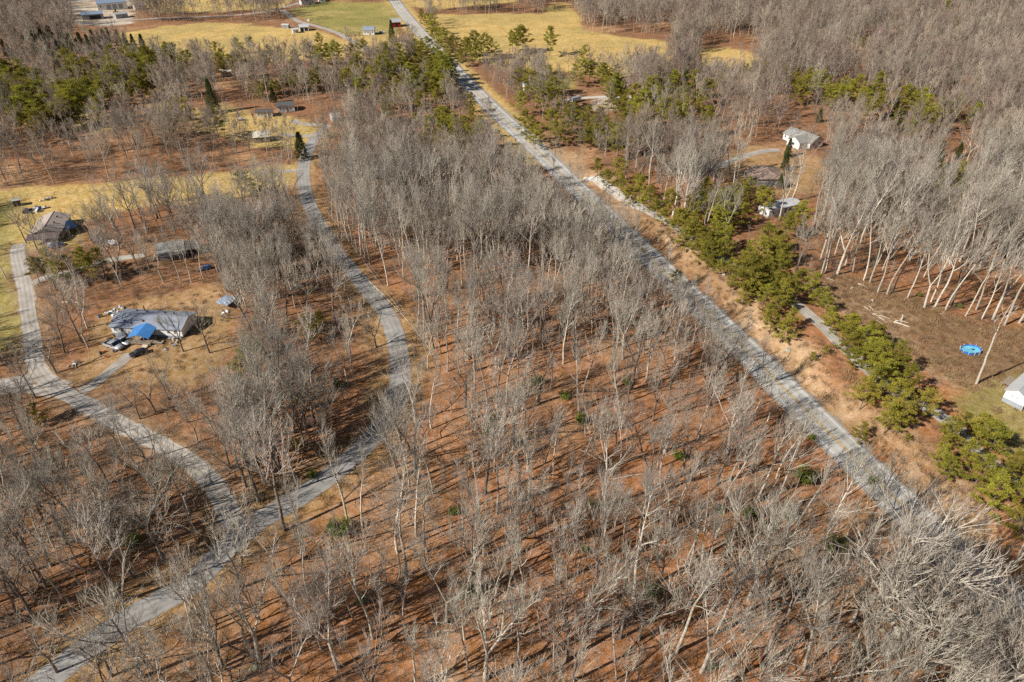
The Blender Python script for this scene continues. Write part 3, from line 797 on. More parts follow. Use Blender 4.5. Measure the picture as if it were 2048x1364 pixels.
for p in ((1490, 690), (1440, 640), (1400, 590), (1230, 430), (1760, 930), (1820, 985)):
    OPEN.append((p[0] - 22, p[1] - 24, p[0] + 26, p[1] + 24, .8))

ALL_ROADS = ((HIGH, 6.0), (SIDE, 4.2), (DRIVE, 4.0), (DRIVE_W, 4.5), (YARD1, 3.5), (DRIVE3, 3.2), (FRONT, 3.0), (FARRD, 4), (FARRD2, 4), (TRACK, 4), (WDRIVE, 3.5), (TOPDR, 4), (TOPDR2, 4), (SIDEENT, 3), (YARDRD, 6))
def free_ground(x, y, pad=0.0):
    ok = np.ones(np.shape(x), bool)
    for ln, r in ALL_ROADS: ok &= line_dist(x, y, ln[::2] if len(ln) > 20 else ln) > r + pad
    wx_ = x + (vnoise(x, y, 9, 5) - 0.5) * 7; wy_ = y + (vnoise(x, y, 9, 8) - 0.5) * 7
    for k, poly in ZP: ok &= ~in_poly(wx_, wy_, poly)
    s = hw_off(x, y)
    ok &= ~((s > 0) & (s < 17) & (y > 85) & (y < 290))
    ok &= ~((np.abs(s) < np.where(s > 0, 11, 9.0)) & (y >= 290))
    return ok
def jitter_points(cell, seed, ymin=32.0, ymax=760.0):
    rng = np.random.default_rng(seed)
    X, Y = np.meshgrid(np.arange(-560, 560, cell), np.arange(ymin, ymax, cell), indexing='ij')
    X = X + rng.uniform(-.48, .48, X.shape) * cell; Y = Y + rng.uniform(-.48, .48, X.shape) * cell
    X = X.ravel(); Y = Y.ravel()
    px, py, d = proj(X, Y, 0.0)
    k = (px > -190) & (px < 2240) & (py > -45) & (py < 1800)
    return X[k], Y[k], rng

# trees of the photograph that can be placed one by one: (base x, base y, sort, height)
HERO = [(1353, 1306, 4, 23), (1290, 998, 7, 21), (1514, 1004, 0, 22), (1548, 1036, 1, 22), (1645, 1129, 5, 24), (1702, 1243, 6, 22), (1776, 1315, OAK2, 23), (1803, 1233, OAK, 25), (1402, 1344, 6, 21), (1453, 1370, 2, 21), (1522, 1336, 11, 20), (1713, 1287, 2, 13), (1594, 1051, 3, 17), (1617, 1138, 2, 18), (1900, 1375, 12, 20), (1990, 1400, 9, 20), (1640, 1400, 8, 20), (1740, 1420, 10, 20), (1950, 1480, OAK, 20), (1880, 1300, OAK2, 20), (1955, 1365, 9, 20), (1850, 1190, 8, 18), (1790, 1120, 9, 16), (1735, 1050, 9, 15),
        (1267, 1196, 4, 24), (1288, 1179, 0, 19), (1135, 1322, 7, 22), (970, 1359, BROOM, 22), (1046, 1199, 1, 19), (934, 1220, 3, 19), (854, 1104, 2, 19), (866, 988, 0, 18), (1082, 988, 1, 19), (1055, 944, 2, 20), (1201, 1016, 5, 21), (936, 1339, 0, 17), (1108, 1339, 1, 14), (1145, 1362, 7, 18), (1232, 1359, 3, 15), (997, 1172, 2, 15), (1082, 1277, 0, 15), (832, 1374, 1, 17), (1130, 1470, 6, 20), (1330, 1480, 8, 20), (1010, 1480, 4, 20), (1480, 1470, 9, 19), (880, 1450, 6, 19),
        (304, 1089, GNARL, 17), (266, 1154, 10, 16), (387, 1268, 0, 18), (414, 1268, 1, 19), (429, 1241, 2, 17), (520, 1321, BROOM, 20), (676, 1336, BROOM, 21), (604, 1119, 3, 20), (695, 1040, 0, 20), (725, 1055, 2, 17), (460, 937, 7, 15), (395, 884, 6, 14), (114, 1345, 12, 15), (224, 1352, SNAG, 13), (175, 1192, 1, 17), (163, 1138, 0, 16), (34, 1195, 9, 16), (68, 1024, 3, 17), (63, 964, 2, 16), (76, 903, 8, 15), (38, 1241, 10, 15), (342, 1380, 11, 16), (590, 1400, 8, 18), (470, 1420, 6, 18), (240, 1440, 10, 16), (100, 1460, 9, 16), (760, 1420, 7, 18),
        (367, 703, 12, 14), (419, 706, 9, 15), (441, 828, 13, 14), (376, 845, 11, 13), (338, 800, 7, 13), (130, 706, 10, 15), (113, 746, SNAG, 14), (72, 797, 9, 15), (328, 565, 6, 16), (362, 565, 0, 17), (383, 565, 1, 16), (407, 556, 2, 17), (161, 616, 3, 14), (591, 800, 9, 15), (280, 838, 12, 12), (311, 824, SNAG, 12), (574, 643, 10, 15), (53, 486, 9, 13), (75, 500, 11, 13), (95, 505, 8, 13), (300, 545, 7, 15), (182, 480, 13, 14),
        (1642, 550, 0, 21), (1650, 545, 1, 21), (1674, 550, BROOM, 22), (1727, 561, 2, 21), (1739, 566, 0, 20), (1755, 586, 1, 21), (1774, 590, 3, 21), (1786, 585, 2, 19), (1815, 596, 0, 19), (1849, 615, 6, 21), (1862, 604, 1, 20), (1869, 615, 5, 22), (1891, 620, 3, 21), (1902, 616, 7, 20), (1931, 632, 2, 18), (1963, 639, 0, 17), (1985, 639, 8, 22), (2009, 650, 4, 22), (2038, 646, 6, 22), (1705, 545, 3, 18), (1690, 530, 2, 20), (1952, 620, 5, 20), (2060, 660, 7, 21),
        (1953, 767, LONE, 22),
        (949, 788, 0, 20), (974, 824, 1, 21), (1010, 834, 4, 22), (1077, 807, SNAG, 17), (993, 814, 2, 19), (1032, 783, 3, 18), (1126, 728, 1, 19), (1184, 667, 0, 20), (1215, 646, 5, 21), (1246, 718, 6, 22), (1263, 779, 7, 21), (1166, 810, 2, 21), (1157, 824, 0, 20), (1048, 865, 9, 14), (1239, 858, 3, 19), (853, 660, 4, 22), (836, 649, 5, 21), (740, 526, 0, 21), (776, 571, 1, 20), (848, 679, 2, 21), (1087, 697, 7, 22), (863, 858, 3, 18), (832, 844, 8, 18), (805, 905, 9, 15), (1455, 905, BROOM, 21), (1395, 880, 1, 19), (1330, 905, 6, 18), (790, 935, 12, 16)]
# pines and other evergreens of the photograph: (crown centre x, y, height)
PINE_PX = [(1790, 790, 9), (1750, 762, 9), (1822, 760, 9), (1852, 802, 9), (1782, 832, 8), (1732, 784, 8), (1772, 742, 8), (1815, 820, 8), (1900, 872, 8), (1942, 902, 8), (1962, 942, 8), (1992, 882, 8), (1905, 930, 7), (2012, 940, 8), (1992, 992, 8), (1962, 862, 8), (2036, 984, 8), (1930, 845, 7), (2040, 920, 8), (1885, 905, 6), (2040, 1040, 6),
           (1692, 668, 8), (1664, 645, 6), (1704, 690, 7), (1762, 716, 8), (1742, 702, 7), (1572, 656, 7), (1545, 640, 7), (1585, 640, 5), (1636, 592, 6), (1652, 604, 6), (1626, 572, 7), (1660, 626, 6), (1702, 650, 8), (1735, 680, 8), (1710, 720, 5),
           (1372, 477, 7), (1400, 500, 7), (1420, 522, 6), (1450, 500, 8), (1442, 532, 6), (1480, 530, 8), (1500, 512, 8), (1512, 562, 8), (1490, 582, 7), (1530, 592, 7), (1550, 562, 8), (1580, 582, 7), (1522, 540, 8), (1562, 536, 8), (1600, 562, 7), (1596, 432, 10), (1576, 452, 9), (1540, 620, 6), (1465, 560, 6), (1350, 452, 6), (1555, 608, 6),
           (1196, 336, 7), (1215, 351, 8), (1240, 366, 8), (1260, 386, 8), (1281, 376, 8), (1290, 402, 7), (1311, 412, 7), (1326, 431, 7), (1341, 402, 9), (1366, 432, 8), (1391, 402, 9), (1411, 382, 9), (1421, 422, 9), (1441, 442, 9), (1461, 392, 9), (1481, 402, 9), (1490, 385, 7), (1521, 396, 7), (1491, 422, 9), (1531, 402, 9), (1300, 385, 8), (1235, 345, 7), (1270, 365, 7), (1385, 440, 8), (1400, 460, 7), (1455, 470, 8),
           (1250, 202, 10), (1270, 216, 10), (1290, 211, 10), (1320, 216, 10), (1345, 221, 10), (1360, 202, 10), (1385, 206, 10), (1400, 216, 9), (1340, 240, 9), (1370, 236, 9), (1410, 192, 10), (1300, 190, 10), (1060, 172, 11), (1080, 186, 11), (1090, 202, 11), (1110, 192, 11), (1100, 168, 11), (1050, 242, 9), (1060, 262, 9), (1070, 278, 8), (1200, 242, 10), (1190, 272, 9), (1210, 262, 9), (1250, 252, 9), (1270, 262, 9), (1045, 165, 11), (1125, 215, 9), (1160, 150, 10), (1180, 145, 10), (1205, 150, 10), (1230, 145, 9), (1265, 130, 9), (1165, 115, 9), (1280, 235, 9), (1225, 275, 8), (1040, 210, 9), (1240, 225, 9),
           (830, 96, 11), (850, 102, 11), (846, 116, 11), (870, 112, 10), (880, 126, 10), (890, 136, 10), (905, 142, 10), (860, 132, 10), (875, 151, 10), (900, 157, 9), (840, 136, 10), (820, 152, 10), (810, 125, 10), (825, 118, 11), (855, 150, 9), (870, 170, 9), (885, 180, 9),
           (872, 62, 10), (862, 52, 10), (852, 42, 10), (843, 33, 9), (868, 70, 9), (890, 82, 11), (910, 92, 11), (930, 92, 11), (952, 84, 11), (967, 92, 11), (985, 98, 10), (1025, 80, 12), (1036, 84, 12), (1046, 82, 12), (1100, 88, 12), (900, 106, 10), (920, 116, 9), (935, 104, 10), (880, 95, 9), (945, 110, 9), (960, 105, 9),
           (775, 196, 10), (800, 202, 10), (790, 178, 10), (840, 202, 10), (870, 196, 10), (890, 246, 9), (935, 267, 9), (960, 257, 9), (945, 247, 9), (912, 267, 9), (880, 282, 8), (686, 300, 8), (830, 246, 8), (760, 122, 11), (742, 152, 11), (722, 142, 11), (726, 112, 11), (702, 108, 11), (706, 168, 10), (690, 172, 10), (715, 180, 10), (940, 205, 9), (942, 222, 6), (860, 250, 8), (1045, 325, 5), (925, 255, 8), (775, 225, 9), (610, 95, 10), (640, 85, 9),
           (20, 172, 11), (50, 162, 11), (70, 192, 11), (90, 202, 11), (110, 192, 11), (140, 162, 11), (160, 142, 11), (190, 137, 11), (215, 127, 11), (60, 232, 10), (30, 242, 10), (100, 217, 10), (130, 232, 10), (145, 192, 11), (170, 172, 10), (200, 172, 10), (10, 212, 10), (260, 122, 11), (290, 127, 11), (302, 132, 11), (265, 182, 10), (250, 187, 10), (335, 250, 10), (365, 228, 10), (430, 250, 10), (120, 175, 11), (40, 200, 11), (80, 225, 10), (5, 185, 11), (85, 170, 11), (180, 195, 9), (225, 150, 10), (475, 90, 9), (500, 88, 9), (430, 100, 9), (445, 115, 9),
           (140, 532, 10), (180, 532, 10), (80, 532, 8), (200, 522, 9), (160, 512, 10), (115, 542, 8), (70, 545, 6), (486, 358, 9), (508, 378, 5), (95, 520, 7),
           (490, 720, 8), (470, 742, 6), (500, 692, 7), (522, 652, 6), (610, 642, 6), (622, 662, 6), (590, 888, 4.5), (510, 938, 3.5), (70, 830, 5), (640, 645, 6), (598, 810, 4), (480, 770, 5),
           (1590, 162, 9), (1640, 172, 9), (1560, 167, 9), (1680, 182, 9), (1700, 192, 9), (1730, 202, 9), (1770, 212, 9), (1822, 260, 9), (1850, 242, 9), (1880, 227, 9), (1910, 217, 9), (1530, 152, 9), (1615, 180, 8), (1660, 195, 8), (1795, 240, 9), (1830, 285, 8), (1985, 395, 8), (1950, 240, 9), (1715, 78, 8), (1890, 22, 10), (1905, 62, 9), (1480, 42, 9), (1700, 65, 8), (1965, 60, 8), (1350, 170, 9), (1440, 165, 8), (1490, 150, 8), (1725, 90, 7), (2010, 60, 8), (1380, 130, 8),
           (1350, 560, 5), (1722, 868, 4.0), (1650, 700, 2.5), (1625, 712, 2.5), (1815, 875, 2.0)]
CEDAR_PX = [(85, 78, 13), (100, 72, 13), (70, 88, 12), (110, 84, 12), (122, 70, 13), (62, 64, 11), (128, 88, 12), (95, 94, 11), (140, 85, 11), (80, 60, 12), (160, 82, 11), (176, 87, 11), (186, 77, 11), (200, 82, 11), (208, 75, 11), (216, 70, 10), (236, 76, 10), (250, 82, 10), (265, 82, 9), (284, 86, 11), (200, 97, 8), (155, 92, 9), (45, 75, 9), (28, 60, 9), (20, 105, 10), (8, 95, 10), (1335, 162, 12), (1370, 162, 13), (1745, 192, 9), (1791, 218, 10), (1802, 244, 10), (1783, 280, 10), (1640, 230, 7), (1578, 296, 8), (1572, 322, 8), (376, 222, 9), (600, 292, 12), (1562, 362, 6), (1870, 300, 8), (545, 190, 8), (1920, 300, 7), (1790, 290, 8)]
SPRUCE_PX = [(421, 192, 17), (113, 128, 15), (783, 62, 14), (1880, 310, 12)]
SHRUB_PX = [(1357, 912, 2.6), (1615, 955, 4.2), (1583, 1028, 3.0), (1502, 1027, 2.6), (1440, 1018, 2.0), (675, 1060, 4.2), (1298, 1182, 3.0), (268, 1078, 3.4), (1675, 1095, 3.4), (1130, 790, 2.4), (1075, 760, 2.6), (1255, 765, 2.2), (1160, 838, 2.4), (982, 860, 3.0), (935, 1180, 2.8), (1185, 1010, 1.6), (216, 1080, 1.8), (725, 1200, 1.8), (985, 835, 2.2), (672, 768, 2.6), (612, 740, 2.2), (1170, 1100, 1.6), (1745, 960, 2.0), (625, 950, 1.8), (910, 1022, 2.0), (1418, 1330, 1.8), (1840, 590, 1.4), (1918, 612, 1.4), (1625, 875, 1.6), (1285, 500, 1.6)]

PINE_BANDS = [([(0, 150), (110, 132), (240, 122), (330, 125), (300, 190), (230, 170), (205, 235), (0, 262)], 58, 12), ([(1200, 145), (1420, 175), (1420, 250), (1240, 232)], 22, 11), ([(1540, 150), (1760, 180), (1920, 212), (1900, 262), (1740, 220), (1560, 178)], 24, 11), ([(690, 100), (800, 110), (930, 150), (900, 200), (720, 190)], 26, 12), ([(1190, 335), (1330, 410), (1440, 490), (1600, 585), (1560, 600), (1290, 425)], 22, 7.5), ([(1390, 385), (1540, 405), (1600, 560), (1490, 560), (1400, 480)], 20, 9.5), ([(250, 105), (520, 110), (700, 100), (690, 130), (300, 140)], 20, 11), ([(1050, 235), (1290, 235), (1290, 300), (1130, 290)], 16, 10), ([(850, 235), (980, 240), (960, 300), (860, 290)], 8, 10), ([(1650, 580), (1720, 640), (1800, 720), (1770, 730), (1680, 660)], 10, 7), ([(1750, 300), (2040, 330), (2040, 420), (1780, 400)], 9, 10)]
rgp = np.random.default_rng(5)
for poly, n_, h_ in PINE_BANDS:
    xs = [p[0] for p in poly]; ys = [p[1] for p in poly]; c_ = 0
    while c_ < n_:
        a_, b_ = rgp.uniform(min(xs), max(xs)), rgp.uniform(min(ys), max(ys))
        if in_poly(np.array([a_]), np.array([b_]), poly)[0]:
            c_ += 1; q = G(a_, b_, lift=h_ * .6)
            if not (np.abs(line_dist(np.array([q[0]]), np.array([q[1]]), HIGH))[0] < 9 or line_dist(np.array([q[0]]), np.array([q[1]]), FRONT)[0] < 2.2): PINE_PX.append((a_, b_, h_ * rgp.uniform(.75, 1.2)))
# evergreen hedge row behind the upper yards
for i in range(22):
    f = i / 21.0
    PINE_PX.append((512 + 190 * f, 178 - 26 * f + 4 * math.sin(i * 1.7), 7.5 + 1.0 * math.sin(i * 2.3)))

hx, hy = [], []
TREES = []      # x, y, z, sort, scale, rot, height
for (a, b, s, h) in HERO:
    h = h * (1.16 if b < 670 and a > 1600 else 1.0 if a < 450 else 1.12)
    x, y, z = G(a, b); hx.append(x); hy.append(y)
    TREES.append((x, y, z, s, h / SORTS[s][2], RNG.uniform(0, 6.28), h))
hx = np.array(hx); hy = np.array(hy)
X, Y, rg = jitter_points(3.9, 21)
Z = height(X, Y)
px, py, dep = proj(X, Y, Z)
s_off = hw_off(X, Y)
dens = 0.62 + 0.0 * X
side_x = np.interp(Y, SIDE[:, 1], SIDE[:, 0])
left_near = (X < side_x) & (Y < 190)
dens = np.where(left_near, 0.60, dens)
mid_near = (X >= side_x) & (s_off < 0)
dens = np.where(mid_near, 0.37 + 0.31 * sstep(115, 200, Y), dens)
dens = np.where((X < side_x) & (Y >= 190) & (Y < 280), 0.58, dens)
dens = np.where((s_off > 30) & (Y < 330), 0.58, dens)
dens = np.where(Y > 330, 0.52, dens)
dens = dens * (0.30 + 1.2 * sstep(.33, .62, fbm(X, Y, 26, 40)))
hgt = np.clip(20.0 + rg.normal(0, 3.6, X.shape), 9, 28)
hgt = np.where(Y > 280, hgt * .86, hgt)
hgt = np.where(left_near, hgt * .84, hgt)
hgt = np.where((X < side_x) & (Y >= 190) & (Y < 265), hgt * .78, hgt)
hgt = np.where(mid_near & (Y < 190), hgt * (.86 + .16 * rg.uniform(-1, 1, X.shape)), hgt)
hgt = np.where((np.abs(s_off) < 18), hgt * .82, hgt)
hgt = np.where((s_off > 40) & (Y < 300), hgt * 1.06, hgt)
keep = rg.uniform(0, 1, X.shape) < dens
keep &= free_ground(X, Y)
hd = np.full(X.shape, 1e9)
for a, b in zip(hx, hy): hd = np.minimum(hd, (X - a) ** 2 + (Y - b) ** 2)
keep &= hd > 3.6 ** 2
tpx, tpy, _ = proj(X, Y, Z + hgt)
prob = np.ones(X.shape)
for r in OPEN: prob = np.where(crosses(px, py, tpx, tpy, r), np.minimum(prob, r[4]), prob)
for a_, b_, h_ in PINE_PX + CEDAR_PX + SPRUCE_PX:
    if b_ < 640:
        q = G(a_, b_, lift=h_ * .6); sc_ = F_PX / proj(*q)[2]; w_ = 0.17 * h_ * sc_ + 2
        near = (Y < q[1] + 2) & (np.abs(X - q[0]) < 60)
        hit = crosses(px, py, tpx, tpy, (a_ - w_, b_ - .25 * h_ * sc_, a_ + w_, b_ + .12 * h_ * sc_)) & near
        prob = np.where(hit, np.minimum(prob, .22), prob)
        prob = np.where((X - q[0]) ** 2 + (Y - q[1]) ** 2 < (.2 * h_) ** 2, 0, prob)
keep &= rg.uniform(0, 1, X.shape) < prob
kinds = rg.integers(0, NFOREST, X.shape)
broad = left_near | ((X < side_x) & (Y < 290))
kinds = np.where(broad & (rg.uniform(0, 1, X.shape) < .6), rg.integers(6, NFOREST, X.shape), kinds)
kinds = np.where(~broad & (kinds >= 9) & (rg.uniform(0, 1, X.shape) < .7), rg.integers(0, 9, X.shape), kinds)
for i in np.where(keep)[0]:
    s = int(kinds[i]); TREES.append((X[i], Y[i], Z[i], s, hgt[i] / SORTS[s][2], rg.uniform(0, 6.28), hgt[i]))

def put(root_name, meshes, names, x, y, z, sc, rz, label, cat, group):
    o = empty(root_name, (x, y, z), rz); o.scale = (sc, sc, sc)
    tag(o, label, cat, group)
    for me, nm in zip(meshes, names): obj(nm, me, o)
    return o
# ------------------------------------------------------------------ landmarks that the labels refer to
MARK_PX = [('the blue pool', 1940, 700), ('the white house with the blue porch roof', 300, 665), ('the fork of the two lanes', 470, 1045), ('the sharp bend of the side road', 803, 745), ('the tan-roofed house', 95, 465), ('the charcoal-roofed house', 345, 510),
           ('the white house with the cross gable', 1605, 295), ('the brown hip-roofed house', 1538, 358), ('the pale mobile home', 1560, 428), ('the white house at the picture edge', 2030, 808), ('the clearing log pile', 1785, 645), ('the round shrub in open leaf litter', 1357, 918),
           ('the tall shrub beside the highway', 1615, 962), ('the concrete driveway apron', 1180, 356), ('the red barn', 792, 50), ('the lower utility pole', 663, 465), ('the upper utility pole', 577, 327), ('the mossy boulders', 1750, 1280),
           ('the dark shrub by the side road', 675, 1070), ('the bottom left corner', 10, 1350), ('the middle of the bottom edge', 1000, 1364), ('the fallen pale trunk', 1255, 955), ('the gravel drive fork', 150, 800), ('the blue-roofed works', 225, 20), ('the green hedge row', 600, 170), ('the small white trailer', 1166, 203), ('the big golden field', 1100, 90), ('the green lawn patch', 1115, 168), ('the twin white sheds', 605, 60)]
MARKS = [(n, *G(a, b)[:2]) for n, a, b in MARK_PX]
MXY = np.array([(a, b) for _, a, b in MARKS])
ORD = ['', 'second ', 'third ', 'fourth ', 'fifth ', 'sixth ', 'seventh ', 'eighth ', 'ninth ', 'tenth ', 'eleventh ', 'twelfth ']
def nth(i): return ORD[i] if i < 12 else '%d%s ' % (i + 1, 'th' if 10 <= (i + 1) % 100 <= 20 else {1: 'st', 2: 'nd', 3: 'rd'}.get((i + 1) % 10, 'th'))
def rank_labels(P, all_P):
    """for each point: nearest landmark and how many of the kind stand nearer to it"""
    out = []; A = np.asarray(all_P)
    for x, y in P:
        k = int(np.argmin((MXY[:, 0] - x) ** 2 + (MXY[:, 1] - y) ** 2))
        d = (MXY[k, 0] - x) ** 2 + (MXY[k, 1] - y) ** 2
        n = int(np.sum((A[:, 0] - MXY[k, 0]) ** 2 + (A[:, 1] - MXY[k, 1]) ** 2 < d - 1e-6))
        out.append('%snearest to %s' % (nth(n), MARKS[k][0]))
    return out

# bare trees: the 300 that show largest stand one by one, the rest is the forest
TA = np.array([(t[0], t[1], t[2], t[6]) for t in TREES])
bpx, bpy_, bd = proj(TA[:, 0], TA[:, 1], TA[:, 2]); tpx, tpy, _ = proj(TA[:, 0], TA[:, 1], TA[:, 2] + TA[:, 3])
inview = (np.maximum(bpx, tpx) > 5) & (np.minimum(bpx, tpx) < 2043) & (tpy < 1350) & (bpy_ > 0)
size = np.where(inview, TA[:, 3] / bd, 0)
size[:len(HERO)] = np.where(inview[:len(HERO)], size[:len(HERO)] + 1, 0)
solo = set(np.argsort(-size)[:300].tolist())
solo = {i for i in solo if size[i] > 0}
labs = rank_labels([(TREES[i][0], TREES[i][1]) for i in sorted(solo)], TA[:, :2])
for i, lb in zip(sorted(solo), labs):
    x, y, z, s, sc, rz, h = TREES[i]
    t, c, hh, word = TREE_ME[s]
    put('bare_tree', (t, c), ('trunk', 'crown'), x, y, z, sc, rz, '%s bare tree, %s' % (word, lb), 'tree', 'leafless trees in the near woods')

def scatter(name, pts, protos, label, cat=None):
    """pts: x y z idx scale rot ; protos: meshes"""
    src = bpy.data.collections.new(name + '_source')
    for i, me in enumerate(protos):
        src.objects.link(bpy.data.objects.new('%s_shape_%02d' % (name, i), me))
    P = np.array(pts, np.float32)
    me = bpy.data.meshes.new(name); me.vertices.add(len(P)); me.vertices.foreach_set('co', np.ascontiguousarray(P[:, :3]).ravel())
    for nm, ty, arr in (('idx', 'INT', P[:, 3].astype(np.int32)), ('scl', 'FLOAT', np.ascontiguousarray(P[:, 4])), ('rot', 'FLOAT', np.ascontiguousarray(P[:, 5]))):
        a = me.attributes.new(nm, ty, 'POINT'); a.data.foreach_set('value', arr)
    me.update()
    o = obj(name, me)
    ng = bpy.data.node_groups.new(name, 'GeometryNodeTree')
    ng.interface.new_socket('Geometry', in_out='INPUT', socket_type='NodeSocketGeometry'); ng.interface.new_socket('Geometry', in_out='OUTPUT', socket_type='NodeSocketGeometry')
    N = ng.nodes; L = ng.links
    gi = N.new('NodeGroupInput'); go = N.new('NodeGroupOutput'); ip = N.new('GeometryNodeInstanceOnPoints'); ci = N.new('GeometryNodeCollectionInfo')
    ci.inputs['Collection'].default_value = src; ci.inputs['Separate Children'].default_value = True; ci.inputs['Reset Children'].default_value = True
    def attr(nm, ty):
        n = N.new('GeometryNodeInputNamedAttribute'); n.data_type = ty; n.inputs['Name'].default_value = nm; return n.outputs['Attribute']
    cx = N.new('ShaderNodeCombineXYZ'); L.new(attr('rot', 'FLOAT'), cx.inputs['Z'])
    er = N.new('FunctionNodeEulerToRotation'); L.new(cx.outputs[0], er.inputs[0])
    ip.inputs['Pick Instance'].default_value = True
    L.new(gi.outputs[0], ip.inputs['Points']); L.new(ci.outputs[0], ip.inputs['Instance']); L.new(attr('idx', 'INT'), ip.inputs['Instance Index'])
    L.new(er.outputs[0], ip.inputs['Rotation']); L.new(attr('scl', 'FLOAT'), ip.inputs['Scale']); L.new(ip.outputs[0], go.inputs[0])
    md = o.modifiers.new('scatter', 'NODES'); md.node_group = ng
    tag(o, label, cat, kind='stuff')
    return o
proto = [joined('forest_tree', SORTS[i][1], [BARK[i], M['bark'], M['twig']]) for i in range(NFOREST)] + [joined('forest_tree', l, [M['oakbark_shade' if i % 2 else 'bark'], M['limb'], M['twig']]) for i, l in enumerate(LODS)]
pts = []
for i, (x, y, z, s, sc, rz, h) in enumerate(TREES):
    if i in solo: continue
    if y > 260 or s >= NFOREST: pts.append((x, y, z, NFOREST + int(RNG.integers(0, 5)), h / 21.0, rz))
    else: pts.append((x, y, z, s, sc, rz))
print('bare trees', len(TREES), 'solo', len(solo), 'forest', len(pts))
scatter('forest', pts, proto, 'leafless grey-brown woods running on behind the nearer trees', 'woods')

# saplings in the near woods
X, Y, rg = jitter_points(3.0, 55, ymax=290)
k = free_ground(X, Y, -1.0) & (rg.uniform(0, 1, X.shape) < (0.20 + 0.42 * sstep(.45, .7, fbm(X, Y, 18, 60))))
Z = height(X, Y); px, py, dep = proj(X, Y, Z); tpx, tpy, _ = proj(X, Y, Z + 7)
prob = np.ones(X.shape)
for r in OPEN: prob = np.where(crosses(px, py, tpx, tpy, r), np.minimum(prob, r[4] + .12), prob)
k &= rg.uniform(0, 1, X.shape) < prob
SX, SY, SZ, sd = X[k], Y[k], Z[k], dep[k]
spx, spy = px[k], py[k]
vis = (spx > 0) & (spx < 2048) & (spy < 1364 + 60) & (spy > 0)
order = np.argsort(np.where(vis, sd, 1e9))
ssolo = order[:300]
slab = rank_labels(np.stack([SX[ssolo], SY[ssolo]], 1), np.stack([SX, SY], 1))
for i, lb in zip(ssolo, slab):
    v = int(rg.integers(0, 4)); sc = rg.uniform(.65, 1.25)
    put('sapling', SAP_ME[v], ('trunk', 'crown'), SX[i], SY[i], SZ[i], sc, rg.uniform(0, 6.28), 'thin leafless sapling, %s' % lb, 'sapling', 'thin leafless saplings in the near woods')
rest = order[300:]
sapm = [joined('understorey_sapling', s, [M['sap'], M['sap']]) for s in SAPS]
brm = [brush_clump(800 + i).mesh('brush', M['brush']) for i in range(4)]
pts = [(SX[i], SY[i], SZ[i], int(rg.integers(0, 4)), rg.uniform(.6, 1.25), rg.uniform(0, 6.28)) for i in rest]
print('saplings', len(SX))
# brush thickets: along the lanes and in clumps through the woods
X, Y, rg = jitter_points(2.2, 77, ymax=330)
dS = line_dist(X, Y, SIDE[::2])
nz = fbm(X, Y, 14, 66)
pb = 0.55 * sstep(.52, .72, nz) + 0.55 * ((dS > 5.5) & (dS < 10) & (nz > .45) & (Y > 125))
pb = pb + .22 * ((hw_off(X, Y) > 40) & (Y < 240)) + .12 * (X < np.interp(Y, SIDE[:, 1], SIDE[:, 0]))
k = free_ground(X, Y, -1.2) & (rg.uniform(0, 1, X.shape) < pb)
bank_b = (hw_off(X, Y) > 8) & (hw_off(X, Y) < 17) & (Y > 90) & (Y < 285) & (rg.uniform(0, 1, X.shape) < .22)
zb = np.zeros(X.shape, bool)
for kk, poly in ZP:
    if kk == 'weeds': zb |= in_poly(X, Y, poly) & (rg.uniform(0, 1, X.shape) < .35) & (nz > .42)
for i in np.where(k | bank_b | zb)[0]:
    pts.append((X[i], Y[i], float(height(X[i], Y[i])), 4 + int(rg.integers(0, 4)), rg.uniform(.35, 1.0) * (0.6 if (bank_b[i] or zb[i]) else 1), rg.uniform(0, 6.28)))
scatter('undergrowth', pts, sapm + brm, 'tangled brown brush and thin saplings under the bare trees', 'undergrowth')
# dry weeds: clearing, banks, verges ; sticks on the forest floor
wm = [weed_clump(900 + i).mesh('weeds', M['weed']) for i in range(4)] + [litter_sticks(950 + i).mesh('sticks', M['sap']) for i in range(3)]
X, Y, rg = jitter_points(1.5, 88, ymax=260)
pw = np.zeros(X.shape)
for kk, poly in ZP:
    pw = np.maximum(pw, {'weeds': .85, 'lawn2': .10, 'yard': .12}.get(kk, 0) * in_poly(X, Y, poly))
so = hw_off(X, Y)
pw = np.maximum(pw, .45 * ((so > 6.5) & (so < 18) & (Y > 80) & (Y < 290)))
dS = line_dist(X, Y, SIDE[::2])
pw = np.maximum(pw, .35 * ((dS > 3.2) & (dS < 7)))
pw *= .35 + 1.0 * sstep(.35, .65, fbm(X, Y, 9, 71))
k = rg.uniform(0, 1, X.shape) < pw
for ln, r in ((FRONT, 2.4), (DRIVE, 2.7), (YARD1, 2.2), (WDRIVE, 2.4), (DRIVE3, 2.2)): k &= line_dist(X, Y, ln[::2]) > r
pts = [(X[i], Y[i], float(height(X[i], Y[i])), int(rg.integers(0, 4)), rg.uniform(.5, 1.4), rg.uniform(0, 6.28)) for i in np.where(k)[0]]
X, Y, rg = jitter_points(5.0, 99, ymax=210)
k = free_ground(X, Y, 0) & (rg.uniform(0, 1, X.shape) < .7)
pts += [(X[i], Y[i], float(height(X[i], Y[i])), 4 + int(rg.integers(0, 3)), rg.uniform(.4, 1.1), rg.uniform(0, 6.28)) for i in np.where(k)[0]]
scatter('weeds', pts, wm, 'dry tan weeds and fallen sticks on banks, verges and clearing', 'weeds')

